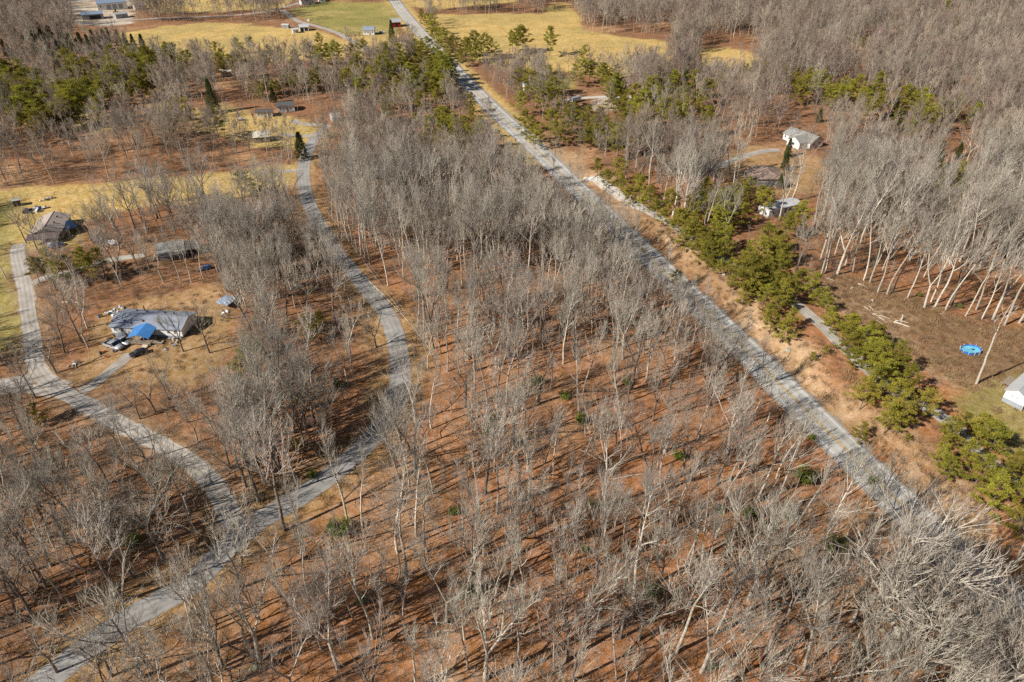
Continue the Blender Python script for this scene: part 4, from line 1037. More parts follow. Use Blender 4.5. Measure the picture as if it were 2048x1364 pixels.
# evergreens
def place_px(lst, frac): return [(*G(a, b, lift=frac * h), h) for a, b, h in lst]
PP = place_px([(a, b, h) for a, b, h in PINE_PX], .62); CPp = place_px(CEDAR_PX, .5); SPp = place_px(SPRUCE_PX, .5); SHp = place_px(SHRUB_PX, .4)
PA = np.array(PP); big = np.argsort(-PA[:, 3] / proj(PA[:, 0], PA[:, 1], PA[:, 2])[2])
print('pines', len(PP))
pl = rank_labels(PA[:, :2], PA[:, :2])
pine_rest = []
for n, i in enumerate(big):
    x, y, z, h = PP[i]; v = int(RNG.integers(0, 5))
    if n >= 300:
        pine_rest.append((x, y, z, v, h / 9.0 * RNG.uniform(1.1, 1.5), RNG.uniform(0, 6.28))); continue
    put('pine_tree', PINE_ME[v], ('trunk', 'crown'), x, y, z, h / 9.0 * RNG.uniform(.92, 1.25) * (1.0 + 0.2 * float(sstep(250, 360, y))), RNG.uniform(0, 6.28), 'olive-green pine, %s' % pl[i], 'pine', 'green pines among the bare woods')
scatter('pine_woods', pine_rest, [joined('far_pine', p, [M['pinebark'], M['needle']]) for p in PINES], 'far green pines scattered through the distant bare woods', 'woods')
cl = rank_labels([(a, b) for a, b, _, _ in CPp], [(a, b) for a, b, _, _ in CPp])
for (x, y, z, h), lb in zip(CPp, cl):
    put('cedar_tree', CEDAR_ME[int(RNG.integers(0, 3))], ('trunk', 'crown'), x, y, z, h / 9.0, RNG.uniform(0, 6.28), 'dark conical cedar, %s' % lb, 'cedar', 'dark pointed cedars')
for (x, y, z, h), lb in zip(SPp, ('big dark spruce standing in bare woods above the upper yards', 'tall dark spruce rising over the pines on the far left', 'tall spruce beside the red barn and highway', 'dark drooping spruce in the far woods right of the white house')):
    put('spruce_tree', CEDAR_ME[3], ('trunk', 'crown'), x, y, z, h / 16.0, RNG.uniform(0, 6.28), lb, 'spruce', None)
sl = rank_labels([(a, b) for a, b, _, _ in SHp], [(a, b) for a, b, _, _ in SHp])
for (x, y, z, h), lb in zip(SHp, sl):
    put('evergreen_shrub', SHRUB_ME[int(RNG.integers(0, 3))], ('stem', 'foliage'), x, y, z, h / 2.4, RNG.uniform(0, 6.28), 'leafy green shrub, %s' % lb, 'shrub', 'small evergreen shrubs on the leaf litter')

# ------------------------------------------------------------------ buildings
class House:
    """local frame: x along the front wall, y away from the viewer, z up"""
    def __init__(s, name, label, cat, A, B, depth, wh, group=None, lift=0.0):
        a = G(*A, lift=lift); b = G(*B, lift=lift)
        s.rz = math.atan2(b[1] - a[1], b[0] - a[0]); s.L = math.hypot(b[0] - a[0], b[1] - a[1]); s.D = depth; s.wh = wh
        if lift:    # A and B name the ridge: step half the depth towards the viewer
            a = (a[0] + math.sin(s.rz) * depth / 2, a[1] - math.cos(s.rz) * depth / 2, a[2])
        c, n = math.cos(s.rz), math.sin(s.rz)
        zs = [float(height(a[0] + c * u - n * v, a[1] + n * u + c * v)) for u in (0, s.L / 2, s.L) for v in (0, depth / 2, depth)]
        s.z0 = max(zs); s.under = s.z0 - min(zs) + 0.3
        s.root = empty(name, (a[0], a[1], s.z0), s.rz); tag(s.root, label, cat, group)
    def part(s, name, mb, m, parent=None): return mb.build(name, M[m], parent or s.root)
    def walls(s, m, rise=0.0, ridge='x', skirt=None, sk=0.5):
        L, D, H = s.L, s.D, s.wh; b = MB()
        z0 = sk if skirt else -s.under
        if ridge == 'x':
            prof = [(0, z0), (D, z0), (D, H), (D / 2, H + rise), (0, H)] if rise else [(0, z0), (D, z0), (D, H), (0, H)]
            n = len(prof); vs = [(0, y, z) for y, z in prof] + [(L, y, z) for y, z in prof]
            fs = [tuple(range(n - 1, -1, -1)), tuple(range(n, 2 * n))] + [(i, (i + 1) % n, (i + 1) % n + n, i + n) for i in range(n)]
            b.add(vs, fs)
        else:
            b.prism([(0, z0), (L, z0), (L, H), (L / 2, H + rise), (0, H)], 0, D)
        w = s.part('wall', b, m)
        if skirt: s.part('foundation', MB().box(0.04, 0.04, -s.under, L - 0.04, D - 0.04, sk), skirt)
        return w
    def roof(s, m, rise, ridge='x', over=0.45, t=0.16, two=None):
        L, D, H = s.L, s.D, s.wh; k = over; b = MB()
        if ridge == 'x':
            dz = rise / (D / 2) * k; e = H - dz + 0.14; p = H + rise + 0.14
            b.slab([(-k, -k, e), (L + k, -k, e), (L + k, D / 2, p), (-k, D / 2, p)], t)
            b2 = MB().slab([(-k, D / 2 + .004, p), (L + k, D / 2 + .004, p), (L + k, D + k, e), (-k, D + k, e)], t)
        else:
            dz = rise / (L / 2) * k; e = H - dz + 0.14; p = H + rise + 0.14
            b.slab([(-k, -k, e), (L / 2, -k, p), (L / 2, D + k, p), (-k, D + k, e)], t)
            b2 = MB().slab([(L / 2 + .004, -k, p), (L + k, -k, e), (L + k, D + k, e), (L / 2 + .004, D + k, p)], t)
        r = s.part('roof', b, m)
        s.part('roof_slope', b2, two or m, r)
        if ridge == 'x': s.part('ridge_cap', MB().box(-k, D / 2 - .14, p - .02, L + k, D / 2 + .14, p + .05), two or m, r)
        else: s.part('ridge_cap', MB().box(L / 2 - .14, -k, p - .02, L / 2 + .14, D + k, p + .05), two or m, r)
        return r
    def fbox(s, f, u0, u1, z0, z1, o0, o1, mb=None):
        mb = mb or MB()
        if f == 'f': mb.box(u0, -o1, z0, u1, -o0, z1)
        elif f == 'b': mb.box(u0, s.D + o0, z0, u1, s.D + o1, z1)
        elif f == 'l': mb.box(-o1, u0, z0, -o0, u1, z1)
        else: mb.box(s.L + o0, u0, z0, s.L + o1, u1, z1)
        return mb
    def window(s, f, u, z=1.0, w=0.9, h=1.2, frame='trim'):
        b = MB(); e = 0.09
        for q in ((u, u + w, z, z + e), (u, u + w, z + h - e, z + h), (u, u + e, z + e, z + h - e), (u + w - e, u + w, z + e, z + h - e), (u + e, u + w - e, z + h / 2 - .03, z + h / 2 + .03)):
            s.fbox(f, q[0], q[1], q[2], q[3], 0.004, 0.07, b)
        o = s.part('window', b, frame)
        s.part('pane', s.fbox(f, u + e, u + w - e, z + e, z + h - e, 0.002, 0.03), 'glass', o)
        return o
    def door(s, f, u, z=0.1, w=0.95, h=2.05, m='wood'):
        o = s.part('door', s.fbox(f, u, u + w, z, z + h, 0.004, 0.06), m)
        s.part('handle', s.fbox(f, u + w - .16, u + w - .08, z + 1.0, z + 1.1, 0.061, 0.11), 'rim', o)
        return o

# white double-wide with the blue porch
h = House('white_house', 'long white house with slate-blue shingle roof and bright blue porch roof', 'house', (228, 672), (367, 676), 8.6, 2.75)
h.walls('siding', 1.35, skirt='skirt', sk=.55); r = h.roof('slate', 1.35, over=.4)
for f in (.035, .135, .79, .885): h.window('f', h.L * f, 1.25, .85, 1.1)
h.window('f', h.L * .27, 1.75, 1.3, .55); h.window('l', 1.6, 1.25); h.window('l', 5.6, 1.25)
h.door('f', h.L * .47, .6)
for u, v in ((.16, 1.6), (.27, .9), (.42, 1.8), (.2, 6.9), (.35, 6.6), (.62, 6.4), (.75, 6.2)):
    zz = 2.75 + 1.35 * (v / 4.3 if v < 4.3 else (8.6 - v) / 4.3)
    h.part('roof_vent', MB().box(h.L * u, v, zz + .1, h.L * u + .35, v + .35, zz + .5), 'blackpaint', r)
h.part('stovepipe', MB().rod((h.L * .3, 7.6, 2.9), (h.L * .3, 7.6, 4.9), .16, n=8), 'darkroof', r)
p0, p1, pd = h.L * .37, h.L * .64, 4.4; pm = (p0 + p1) / 2
pr = h.part('porch_roof', MB().slab([(p0 - .3, -pd, 2.35), (pm, -pd, 3.45), (pm, 1.0, 3.75), (p0 - .3, 0.2, 2.95)], .1), 'bluemetal')
h.part('porch_roof_slope', MB().slab([(pm + .004, -pd, 3.45), (p1 + .3, -pd, 2.35), (p1 + .3, .2, 2.95), (pm + .004, 1.0, 3.75)], .1), 'bluemetal', pr)
for i in range(6):
    u = p0 + (p1 - p0) * i / 5
    h.part('porch_rib', MB().box(u - .03, -pd, 0, u + .03, -pd + .06, .01), 'wood', pr) if False else None
h.part('porch_deck', MB().box(p0, -pd + .3, .25, p1, -.02, .55).box(p0, -pd + .35, -h.under, p0 + .2, -.3, .25).box(p1 - .2, -pd + .35, -h.under, p1, -.3, .25), 'wood')
for i in range(5):
    u = p0 + .1 + (p1 - p0 - .3) * i / 4; top = 2.3 + 1.0 * (1 - abs(u - pm) / (pm - p0))
    h.part('porch_post', MB().box(u, -pd + .35, .55, u + .12, -pd + .47, top), 'wood')
h.part('porch_railing', MB().box(p0, -pd + .38, 1.35, p1 - 2.2, -pd + .44, 1.43).box(p0, -pd + .38, .95, p1 - 2.2, -pd + .44, 1.01), 'wood')
for i in range(4): h.part('porch_step', MB().box(p1 - 1.9, -pd - .3 * (i + 1), -h.under, p1 - .4, -pd + .3 - .3 * (i + 1) - .004, .40 - .13 * i), 'palewood')
h.part('side_ramp', MB().box(p1 + .1, -3.6, .3, p1 + 3.0, -2.2, .42), 'wood')

# tan-roofed house, dark front porch, carport under a navy tarp
h = House('tan_roofed_house', 'house with broad tan shingle roof and dark maroon front porch roof', 'house', (66, 484), (126, 477), 14.0, 2.7)
h.walls('cream', 1.7, ridge='y'); r = h.roof('tanroof', 1.7, ridge='y', over=.5)
for u, v in ((.7, 5), (.68, 10)): h.part('roof_vent', MB().box(h.L * u, v, 3.5, h.L * u + .4, v + .4, 4.35), 'blackpaint', r)
h.part('porch_roof', MB().slab([(-.6, -3.8, 2.25), (h.L + .3, -3.8, 2.25), (h.L + .3, -.02, 3.0), (-.6, -.02, 3.0)], .14), 'purpleroof')
for i in range(5): h.part('porch_post', MB().box(.2 + (h.L - .6) * i / 4, -3.6, -h.under, .34 + (h.L - .6) * i / 4, -3.46, 2.15), 'wood')
for u in (1.2, 6.5, 8.6): h.window('f', u, .95)
h.door('f', 4.4, .1)
h.part('porch_bench', MB().box(h.L * .55, -3.9, -.2, h.L * .55 + 2.6, -3.85 + .5, .25).box(h.L * .55, -3.4, .25, h.L * .55 + 2.6, -3.3, .75), 'junk')
c = House('carport', 'dark open carport with navy tarp roof beside the tan-roofed house', 'carport', (132, 474), (158, 466), 6.4, 2.5)
c.part('roof', MB().slab([(-.3, -.3, 2.5), (c.L + .3, -.3, 2.4), (c.L + .3, 6.7, 2.8), (-.3, 6.7, 2.9)], .12), 'navy')
for u in (0, c.L - .15):
    for v in (0, 3.1, 6.2): c.part('post', MB().box(u, v, -c.under, u + .15, v + .15, 2.42), 'wood')
c.part('back_wall', MB().box(0, 6.36, -c.under, c.L, 6.48, 2.45), 'darkroof')

# charcoal-roofed house half hidden by trees
h = House('charcoal_roofed_house', 'low house with weathered grey roof half hidden by bare trees', 'house', (320, 522), (371, 514), 8.0, 2.6)
h.walls('greysiding', 1.6); h.roof('greyroof', 1.6)
for f in (.1, .3, .75): h.window('f', h.L * f, 1.0)
h.door('f', h.L * .55)
h.part('porch_roof', MB().slab([(.4, -1.9, 2.15), (h.L - .4, -1.9, 2.15), (h.L - .4, -.02, 2.5), (.4, -.02, 2.5)], .1), 'darkroof')
c = House('garage', 'black-roofed garage with wide dark doorway beside the grey-roofed house', 'garage', (374, 513), (402, 508), 6.5, 2.5)
c.walls('greysiding', 1.3); c.roof('darkroof', 1.3)
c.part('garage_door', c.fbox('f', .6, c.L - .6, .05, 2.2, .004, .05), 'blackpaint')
c.window('r', 2.5)

# white cross-gabled house on the right
h = House('white_house', 'white house with grey shingle roof and front cross gable in the woods', 'house', (1583, 254), (1637, 274), 8.6, 2.9, lift=4.9)
h.walls('siding', 2.0); h.roof('greyroof', 2.0, over=.45)
for f in (.05, .2): h.window('f', h.L * f, 1.0, .9, 1.3)
for v in (1.8, 5.4): h.window('r', v, 1.0, 1.0, 1.3)
w0, w1, wd = h.L * .42, h.L * .42 + 7.0, 4.6; wm = (w0 + w1) / 2
h.part('wing_wall', MB().prism([(w0, -h.under), (w1, -h.under), (w1, 2.9), (wm, 4.7), (w0, 2.9)], -wd, -.004), 'siding')
wr = h.part('wing_roof', MB().slab([(w0 - .4, -wd - .4, 2.85), (wm, -wd - .4, 4.92), (wm, 4.0, 4.92), (w0 - .4, 0.2, 2.85)], .14), 'greyroof')
h.part('wing_roof_slope', MB().slab([(wm + .004, -wd - .4, 4.92), (w1 + .4, -wd - .4, 2.85), (w1 + .4, .2, 2.85), (wm + .004, 4.0, 4.92)], .14), 'greyroof', wr)
o = h.part('window', MB().box(wm - .6, -wd - .06, 1.0, wm + .6, -wd - .004, 2.3), 'trim'); h.part('pane', MB().box(wm - .5, -wd - .09, 1.1, wm + .5, -wd - .062, 2.2), 'glass', o)
h.door('f', h.L * .3, .1)

# brown hip-roofed house
h = House('brown_roofed_house', 'brown hip-roofed house with pale stone wall behind the roadside pines', 'house', (1527, 330), (1545, 351), 11.0, 2.8, lift=4.6)
h.walls('stone'); L, D, e, p = h.L, h.D, 2.75, 4.7; k = .5; q = min(2.5, L * .25)
r = h.part('roof', MB().add([(-k, -k, e), (L + k, -k, e), (L + k, D + k, e), (-k, D + k, e), (q, D / 2, p), (L - q, D / 2, p)], [(0, 1, 5, 4), (1, 2, 5), (2, 3, 4, 5), (3, 0, 4), (3, 2, 1, 0)]), 'brownroof')
h.part('ridge_cap', MB().box(q, D / 2 - .15, p - .06, L - q, D / 2 + .15, p + .05), 'brownroof', r)
h.part('chimney', MB().box(q - .1, 1.4, 2.6, q + .7, 2.2, 5.0), 'stone', r)
h.part('end_wall', MB().prism([(L * .2, -h.under), (L * .9, -h.under), (L * .9, 2.7), (L * .2, 2.7)], -2.4, -.004), 'stone')
h.part('end_roof', MB().slab([(L * .15, -2.8, 2.6), (L * .95, -2.8, 2.6), (L * .95, .4, 3.25), (L * .15, .4, 3.25)], .12), 'brownroof')
for f in (.3, .62): h.part('window', MB().box(L * f, -2.46, 1.0, L * f + 1.0, -2.404, 2.1), 'glass')
h.window('l', 3.0, .9); h.window('l', 7.0, .9); h.door('l', 5.2)

# pale mobile home
h = House('mobile_home', 'mobile home with pale weathered metal roof among the roadside pines', 'mobile home', (1529, 413), (1592, 404), 5.5, 2.7, lift=3.3)
h.walls('siding', .5); h.roof('metalroof', .5, over=.25, t=.1)
for f in (.1, .3, .62, .85): h.window('f', h.L * f, 1.1, 1.0, .95)
h.door('f', h.L * .48, .5)
h.part('step', MB().box(h.L * .47, -1.2, -h.under, h.L * .47 + 1.3, -.07, .45), 'wood')

# white house cut by the right edge
h = House('white_house', 'white house with pale metal roof and grey foundation at the right edge', 'house', (2002, 801), (2041, 821), 15.0, 3.3)
h.walls('siding', 1.2, ridge='y', skirt='skirt', sk=1.15); h.roof('metalroof', 1.2, ridge='y', over=.35, t=.12)
h.window('f', h.L * .33, 2.2, .5, .5, 'trim'); h.window('f', h.L * .56, 2.2, .5, .5, 'trim')
for v in (2, 6, 10): h.window('r', v, 1.7); h.window('l', v + .6, 1.7)
h.part('corner_downpipe', MB().rod((h.L + .1, -.12, -.2), (h.L + .1, -.12, 3.0), .06), 'trim')
h.part('back_deck', MB().box(-2.6, 6, .9, -.02, 10, 1.05).box(-2.55, 6, -h.under, -2.4, 6.15, .9).box(-2.55, 9.8, -h.under, -2.4, 9.95, .9), 'wood')

def simple(name, label, cat, A, B, depth, wh, rise, wall, roof, wins=(), door=None, ridge='x', group=None, over=.35):
    h = House(name, label, cat, A, B, depth, wh, group); h.walls(wall, rise, ridge); h.roof(roof, rise, ridge, over)
    for f in wins: h.window('f', h.L * f, wh * .38, min(1.1, h.L * .14), wh * .36)
    if door is not None: h.door('f', h.L * door, .05, min(1.0, h.L * .25), min(2.1, wh * .85))
    return h
simple('shed', 'small grey metal shed in the golden field, left of the white sheds', 'shed', (564, 57), (577, 57), 3.4, 2.3, .6, 'greysiding', 'metalroof', door=.4)
simple('shed', 'small white shed in front of the twin white building in the field', 'shed', (586, 67), (598, 66), 4.0, 2.5, .8, 'siding', 'metalroof', wins=(.3,), door=.6)
h = simple('shed', 'twin-gabled white building with dark open front by the gravel road', 'shed', (600, 63), (618, 62), 6.5, 2.9, 1.3, 'siding', 'metalroof')
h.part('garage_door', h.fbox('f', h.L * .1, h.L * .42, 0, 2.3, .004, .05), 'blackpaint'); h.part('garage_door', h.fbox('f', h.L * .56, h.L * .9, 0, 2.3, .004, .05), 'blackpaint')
simple('farmhouse', 'white farmhouse with slate-blue roof beside the red barn drive', 'house', (727, 70), (749, 70), 7.0, 3.2, 2.0, 'siding', 'slate', wins=(.1, .35, .75), door=.55)
h = simple('barn', 'red barn with grey metal roof beside the highway', 'barn', (785, 55), (802, 54), 8.0, 3.6, 2.0, 'barnred', 'greymetal')
h.part('barn_door', h.fbox('f', h.L * .35, h.L * .65, 0, 2.8, .004, .06), 'blackpaint'); h.part('hay_door', h.fbox('l', 3.2, 4.6, 2.9, 4.2, .004, .06), 'wood')
simple('farmhouse', 'maroon-roofed farmhouse at the top edge by the far road', 'house', (604, 11), (630, 8), 8.0, 3.0, 1.7, 'siding', 'purpleroof', wins=(.1, .35, .8), door=.6)
simple('garage', 'white garage at the top edge beside the maroon-roofed farmhouse', 'garage', (638, 5), (651, 4), 6.0, 2.8, 1.0, 'siding', 'metalroof', door=.4)
h = simple('works_building', 'largest blue-grey steel works hall with white front in the far yard', 'building', (197, 21), (257, 18), 13.0, 5.0, 1.6, 'siding', 'bluesteel', wins=(.08,))
for f in (.3, .5, .7): h.part('loading_door', h.fbox('f', h.L * f, h.L * f + 3.2, 0, 3.6, .004, .06), 'greysiding')
h = simple('works_building', 'low blue-grey steel shed at the near left of the works yard', 'building', (166, 41), (208, 38), 9.0, 3.8, 1.2, 'greysiding', 'bluesteel')
h.part('bay_shade_panel', h.fbox('f', h.L * .35, h.L * .9, 0, 2.9, .004, .05), 'blackpaint')  # flat black panel stands in for the shade inside the bay
simple('works_building', 'small grey works shed at the near right of the works yard', 'building', (233, 38), (257, 35), 6.0, 3.2, 1.0, 'greysiding', 'greymetal', wins=(.15,), door=.6)
simple('works_building', 'cream works shed at the far right of the works yard', 'building', (272, 21), (292, 19), 7.0, 3.6, 1.4, 'cream', 'greymetal', door=.4)
simple('works_building', 'tall white works block behind the largest works hall', 'building', (197, 7), (216, 6), 8.0, 7.0, .6, 'siding', 'greymetal', wins=(.2, .6))
simple('mobile_home', 'dark-roofed trailer home with cream front in the upper yards', 'mobile home', (513, 236), (546, 234), 5.0, 2.6, .7, 'cream', 'darkroof', wins=(.1, .3, .7), door=.5)
simple('house', 'dark-roofed white house under wide bare trees in the upper yards', 'house', (557, 226), (590, 223), 7.0, 2.8, 1.5, 'siding', 'darkroof', wins=(.08, .3, .7), door=.5)
simple('house', 'cream-roofed house among tall bare trunks below the upper yards', 'house', (509, 287), (541, 284), 7.0, 2.7, 1.6, 'wood', 'cream', wins=(.1, .3, .75), door=.55)
simple('garage', 'pale-roofed garage beside the upper end of the side road', 'garage', (665, 245), (681, 243), 5.5, 2.4, 1.3, 'greysiding', 'metalroof', door=.4)
simple('long_shed', 'long cream-roofed shed in the woods behind the green hedge row', 'shed', (443, 154), (468, 152), 5.0, 2.8, .8, 'cream', 'cream', wins=(.1, .4, .7))
simple('house', 'white house mostly hidden by pines beside the green lawn patch', 'house', (1050, 183), (1071, 181), 6.0, 3.0, 1.3, 'siding', 'metalroof', wins=(.15, .6), door=.4)
simple('hutch', 'small dark hutch with pale roof at the grass edge near the tan-roofed house', 'hutch', (29, 414), (42, 412), 2.2, 2.3, .15, 'darkroof', 'greymetal', door=.35, over=.25)
simple('shed', 'small dark garden shed left of the white car behind the pines', 'shed', (188, 488), (199, 486), 2.4, 2.0, .6, 'greysiding', 'darkroof', door=.3)

# lean-to under a blue-grey tarp
h = House('tarp_shelter', 'lean-to under a crumpled blue-grey tarp at the yard edge', 'shelter', (455, 620), (474, 606), 3.2, 1.9)
tv = []
for i in range(7):
    for j in range(6): tv.append((-.3 + (h.L + .6) * i / 6, -.3 + 3.8 * j / 5, 1.6 + .5 * j / 5 + .14 * math.sin(i * 2.1 + j * 1.3)))
tb = MB().add(tv, [(i * 6 + j, (i + 1) * 6 + j, (i + 1) * 6 + j + 1, i * 6 + j + 1) for i in range(6) for j in range(5)]).add([(x, y, z - .05) for x, y, z in tv], [(i * 6 + j + 1, (i + 1) * 6 + j + 1, (i + 1) * 6 + j, i * 6 + j) for i in range(6) for j in range(5)])
h.part('tarp', tb, 'tarp')
for u in (0, h.L): 
    for v in (0, 3.0): h.part('post', MB().rod((u, v, -h.under), (u, v, 1.5 + .15 * v), .06), 'wood')

# ------------------------------------------------------------------ vehicles
def loft(secs):
    """closed rings (x, halfwidth, z0, z1) along x"""
    vs = []; fs = []
    for x, w, z0, z1 in secs: vs += [(x, -w, z0), (x, w, z0), (x, w, (z0 + z1) / 2), (x, w * .93, z1), (x, -w * .93, z1), (x, -w, (z0 + z1) / 2)]
    n = 6
    for i in range(len(secs) - 1):
        for j in range(n): fs.append((i * n + j, i * n + (j + 1) % n, (i + 1) * n + (j + 1) % n, (i + 1) * n + j))
    fs += [tuple(range(n - 1, -1, -1)), tuple(range((len(secs) - 1) * n, len(secs) * n))]
    return MB().add(vs, [f[::-1] for f in fs])
def vehicle(kind, label, tail, nose, paint, cat='car', length=4.7):
    a = G(*tail); b = G(*nose); rz = math.atan2(b[1] - a[1], b[0] - a[0]); cx, cy_ = (a[0] + b[0]) / 2, (a[1] + b[1]) / 2
    name = {'pickup': 'pickup_truck', 'suv': 'parked_suv', 'sedan': 'parked_car'}[kind]
    root = empty(name, (cx, cy_, float(height(cx, cy_)) + .05), rz); tag(root, label, cat)
    k = length / 4.7; P = M[paint]
    if kind == 'pickup':
        loft([(-2.55, .85, .55, .62), (-2.5, .92, .45, .66), (.75, .95, .42, .68), (.9, .95, .42, 1.0), (2.1, .92, .42, .98), (2.5, .82, .48, .8)]).build('body', P, root, True)
        MB().box(-2.5, -.94, .66, .15, -.84, 1.05).box(-2.5, .84, .66, .15, .94, 1.05).box(-2.52, -.84, .66, -2.42, .84, 1.05).build('bed_wall', P, root)
        MB().box(-2.42, -.84, .662, .1, .84, .70).build('bed_floor', M['bed'], root)
        MB().prism([(.12, .66), (.95, 1.0), (1.0, 1.0), (.62, 1.68), (.28, 1.70), (.12, 1.6)], -.84, .84)
        cab = MB().prism([(-.95, .69), (1.05, .95), (.42, 1.66), (-.75, 1.68)], -.86, .86).build('cab', P, root)
        MB().prism([(-.80, 1.08), (.85, 1.1), (.40, 1.55), (-.70, 1.57)], -.875, .875).build('side_window', M['glass'], cab)
        MB().add([(1.03, -.76, 1.0), (1.03, .76, 1.0), (.47, .70, 1.63), (.47, -.70, 1.63), (1.06, -.76, 1.01), (1.06, .76, 1.01), (.50, .70, 1.64), (.50, -.70, 1.64)], [(4, 5, 6, 7), (3, 2, 1, 0), (0, 1, 5, 4), (1, 2, 6, 5), (2, 3, 7, 6), (3, 0, 4, 7)]).build('windshield', M['glass'], cab)
        wx_ = (-1.6, 1.55)
    else:
        tall = 1.66 if kind == 'suv' else 1.42
        loft([(-2.3, .74, .5, .78), (-2.15, .86, .38, .98), (-.2, .9, .34, .98), (1.2, .88, .34, .92), (2.1, .82, .38, .8), (2.35, .68, .44, .68)]).build('body', P, root, True)
        pr = [(-2.05, .96), (.95, .92), (.25, tall), (-1.75 if kind == 'suv' else -1.15, tall)]
        cab = MB().prism(pr, -.78, .78).build('cabin', P, root)
        MB().prism([(-1.85, 1.02), (.78, 1.0), (.20, tall - .08), (-1.68 if kind == 'suv' else -1.1, tall - .08)], -.792, .792).build('side_window', M['glass'], cab)
        d = .03; MB().add([(.97, -.7, .95), (.97, .7, .95), (.29, .66, tall - .04), (.29, -.66, tall - .04), (1.0, -.7, .97), (1.0, .7, .97), (.32, .66, tall - .02), (.32, -.66, tall - .02)], [(4, 5, 6, 7), (3, 2, 1, 0), (0, 1, 5, 4), (1, 2, 6, 5), (2, 3, 7, 6), (3, 0, 4, 7)]).build('windshield', M['glass'], cab)
        wx_ = (-1.4, 1.4)
    for x in wx_:
        for y in (-1, 1):
            w = MB().cyl_y(x, .34, y * .72 - .1, y * .72 + .12 if y > 0 else y * .72 + .1, .34, 14).build('wheel', M['rubber'], root)
            MB().cyl_y(x, .34, y * .86 - .02, y * .86 + .02, .2, 10).build('rim', M['rim'], w)
    xn = 2.38 if kind != 'pickup' else 2.45
    for y in (-.62, .62):
        MB().box(xn - .12, y - .16, .62, xn, y + .16, .76).build('headlight', M['lamp'], root)
        MB().box(-xn + .02 if kind != 'pickup' else -2.56, y - .12, .72, -xn + .12 if kind != 'pickup' else -2.5, y + .12, .9).build('taillight', M['taillamp'], root)
    root.scale = (k, k, k)
    return root
vehicle('pickup', 'silver pickup truck with open bed parked before the blue-porch house', (211, 689), (249, 701), 'silver', 'pickup', 5.6)
vehicle('suv', 'silver estate car parked between the pickup and the white house', (233, 682), (262, 691), 'silver', 'car', 5.0)
vehicle('sedan', 'black car parked at the end of the gravel yard driveway', (296, 704), (262, 715), 'blackpaint', 'car', 4.8)
vehicle('sedan', 'pale blue-white car parked behind the pines near the tan-roofed house', (231, 491), (218, 485), 'whitepaint', 'car', 4.5)
vehicle('suv', 'dark car parked before the maroon porch of the tan-roofed house', (108, 497), (123, 491), 'bluepaint', 'car', 4.6)
vehicle('sedan', 'small blue-and-white car under trees right of the black-roofed garage', (421, 537), (403, 541), 'bluepaint', 'car', 4.2)
vehicle('sedan', 'white car parked between the farmhouse and the red barn', (757, 66), (771, 66), 'whitepaint', 'car', 4.6)
# box trailer
h = House('box_trailer', 'small white box trailer beside the far gravel track', 'trailer', (1145, 207), (1162, 203), 2.4, 2.6)
h.part('body', MB().box(0, 0, .55, h.L, 2.4, 2.7), 'whitepaint'); h.part('roof', MB().box(-.05, -.05, 2.704, h.L + .05, 2.45, 2.8), 'metalroof'); h.part('hitch', MB().box(h.L, 1.1, .5, h.L + 1.0, 1.3, .62), 'greysiding')
for u in (h.L * .35, h.L * .6):
    for v in (-.12, 2.3): h.part('wheel', MB().cyl_y(u, .36, v, v + .22, .36), 'rubber')
# boat
x, y, z = G(484, 241)
b = empty('boat', (x, y, z), .15); tag(b, 'small white boat standing on the upper yard grass', 'boat')
hv = []; hf = []
for i in range(9):
    t = i / 8; w = .95 * math.sin(math.pi * min(1, .35 + t * .65)) ** .7 if t > .35 else .95; w = max(w * (1 - max(0, t - .6) * 2.2), .03); zz = .35 + .25 * t * t
    hv += [(-2.2 + 4.6 * t, -w, 1.0 + .15 * t), (-2.2 + 4.6 * t, 0, zz), (-2.2 + 4.6 * t, w, 1.0 + .15 * t)]
for i in range(8):
    for j in range(2): hf.append((i * 3 + j, (i + 1) * 3 + j, (i + 1) * 3 + j + 1, i * 3 + j + 1))
    hf.append((i * 3 + 2, (i + 1) * 3 + 2, (i + 1) * 3, i * 3))
hf.append((0, 1, 2)); MB().add(hv, hf).build('hull', M['whitepaint'], b)
MB().box(-1.0, -.5, 1.05, .2, .5, 1.5).build('cabin', M['trim'], b); MB().box(-1.6, -.7, .05, -1.4, .7, .5).box(.6, -.6, .05, .8, .6, .5).build('cradle', M['wood'], b)
# yellow loader
x, y, z = G(233, 27)
b = empty('wheel_loader', (x, y, z), .6); tag(b, 'yellow wheel loader working in the far works yard', 'loader')
MB().box(-2.4, -1.0, .7, .4, 1.0, 1.9).box(.4, -.8, .7, 1.6, .8, 1.5).build('body', M['yellowpaint'], b); MB().box(-.9, -.75, 1.904, .4, .75, 3.2).build('cab', M['glass'], b)
MB().box(1.6, -.7, .9, 3.2, -.5, 1.2).box(1.6, .5, .9, 3.2, .7, 1.2).build('arm', M['yellowpaint'], b); MB().prism([(3.2, .3), (4.3, .2), (4.0, .6), (3.3, 1.5)], -1.3, 1.3).build('bucket', M['greysiding'], b)
for wx_ in (-1.6, 1.2):
    for s_ in (-1, 1): MB().cyl_y(wx_, .75, s_ * 1.1 - .25, s_ * 1.1 + .25, .75).build('wheel', M['rubber'], b)

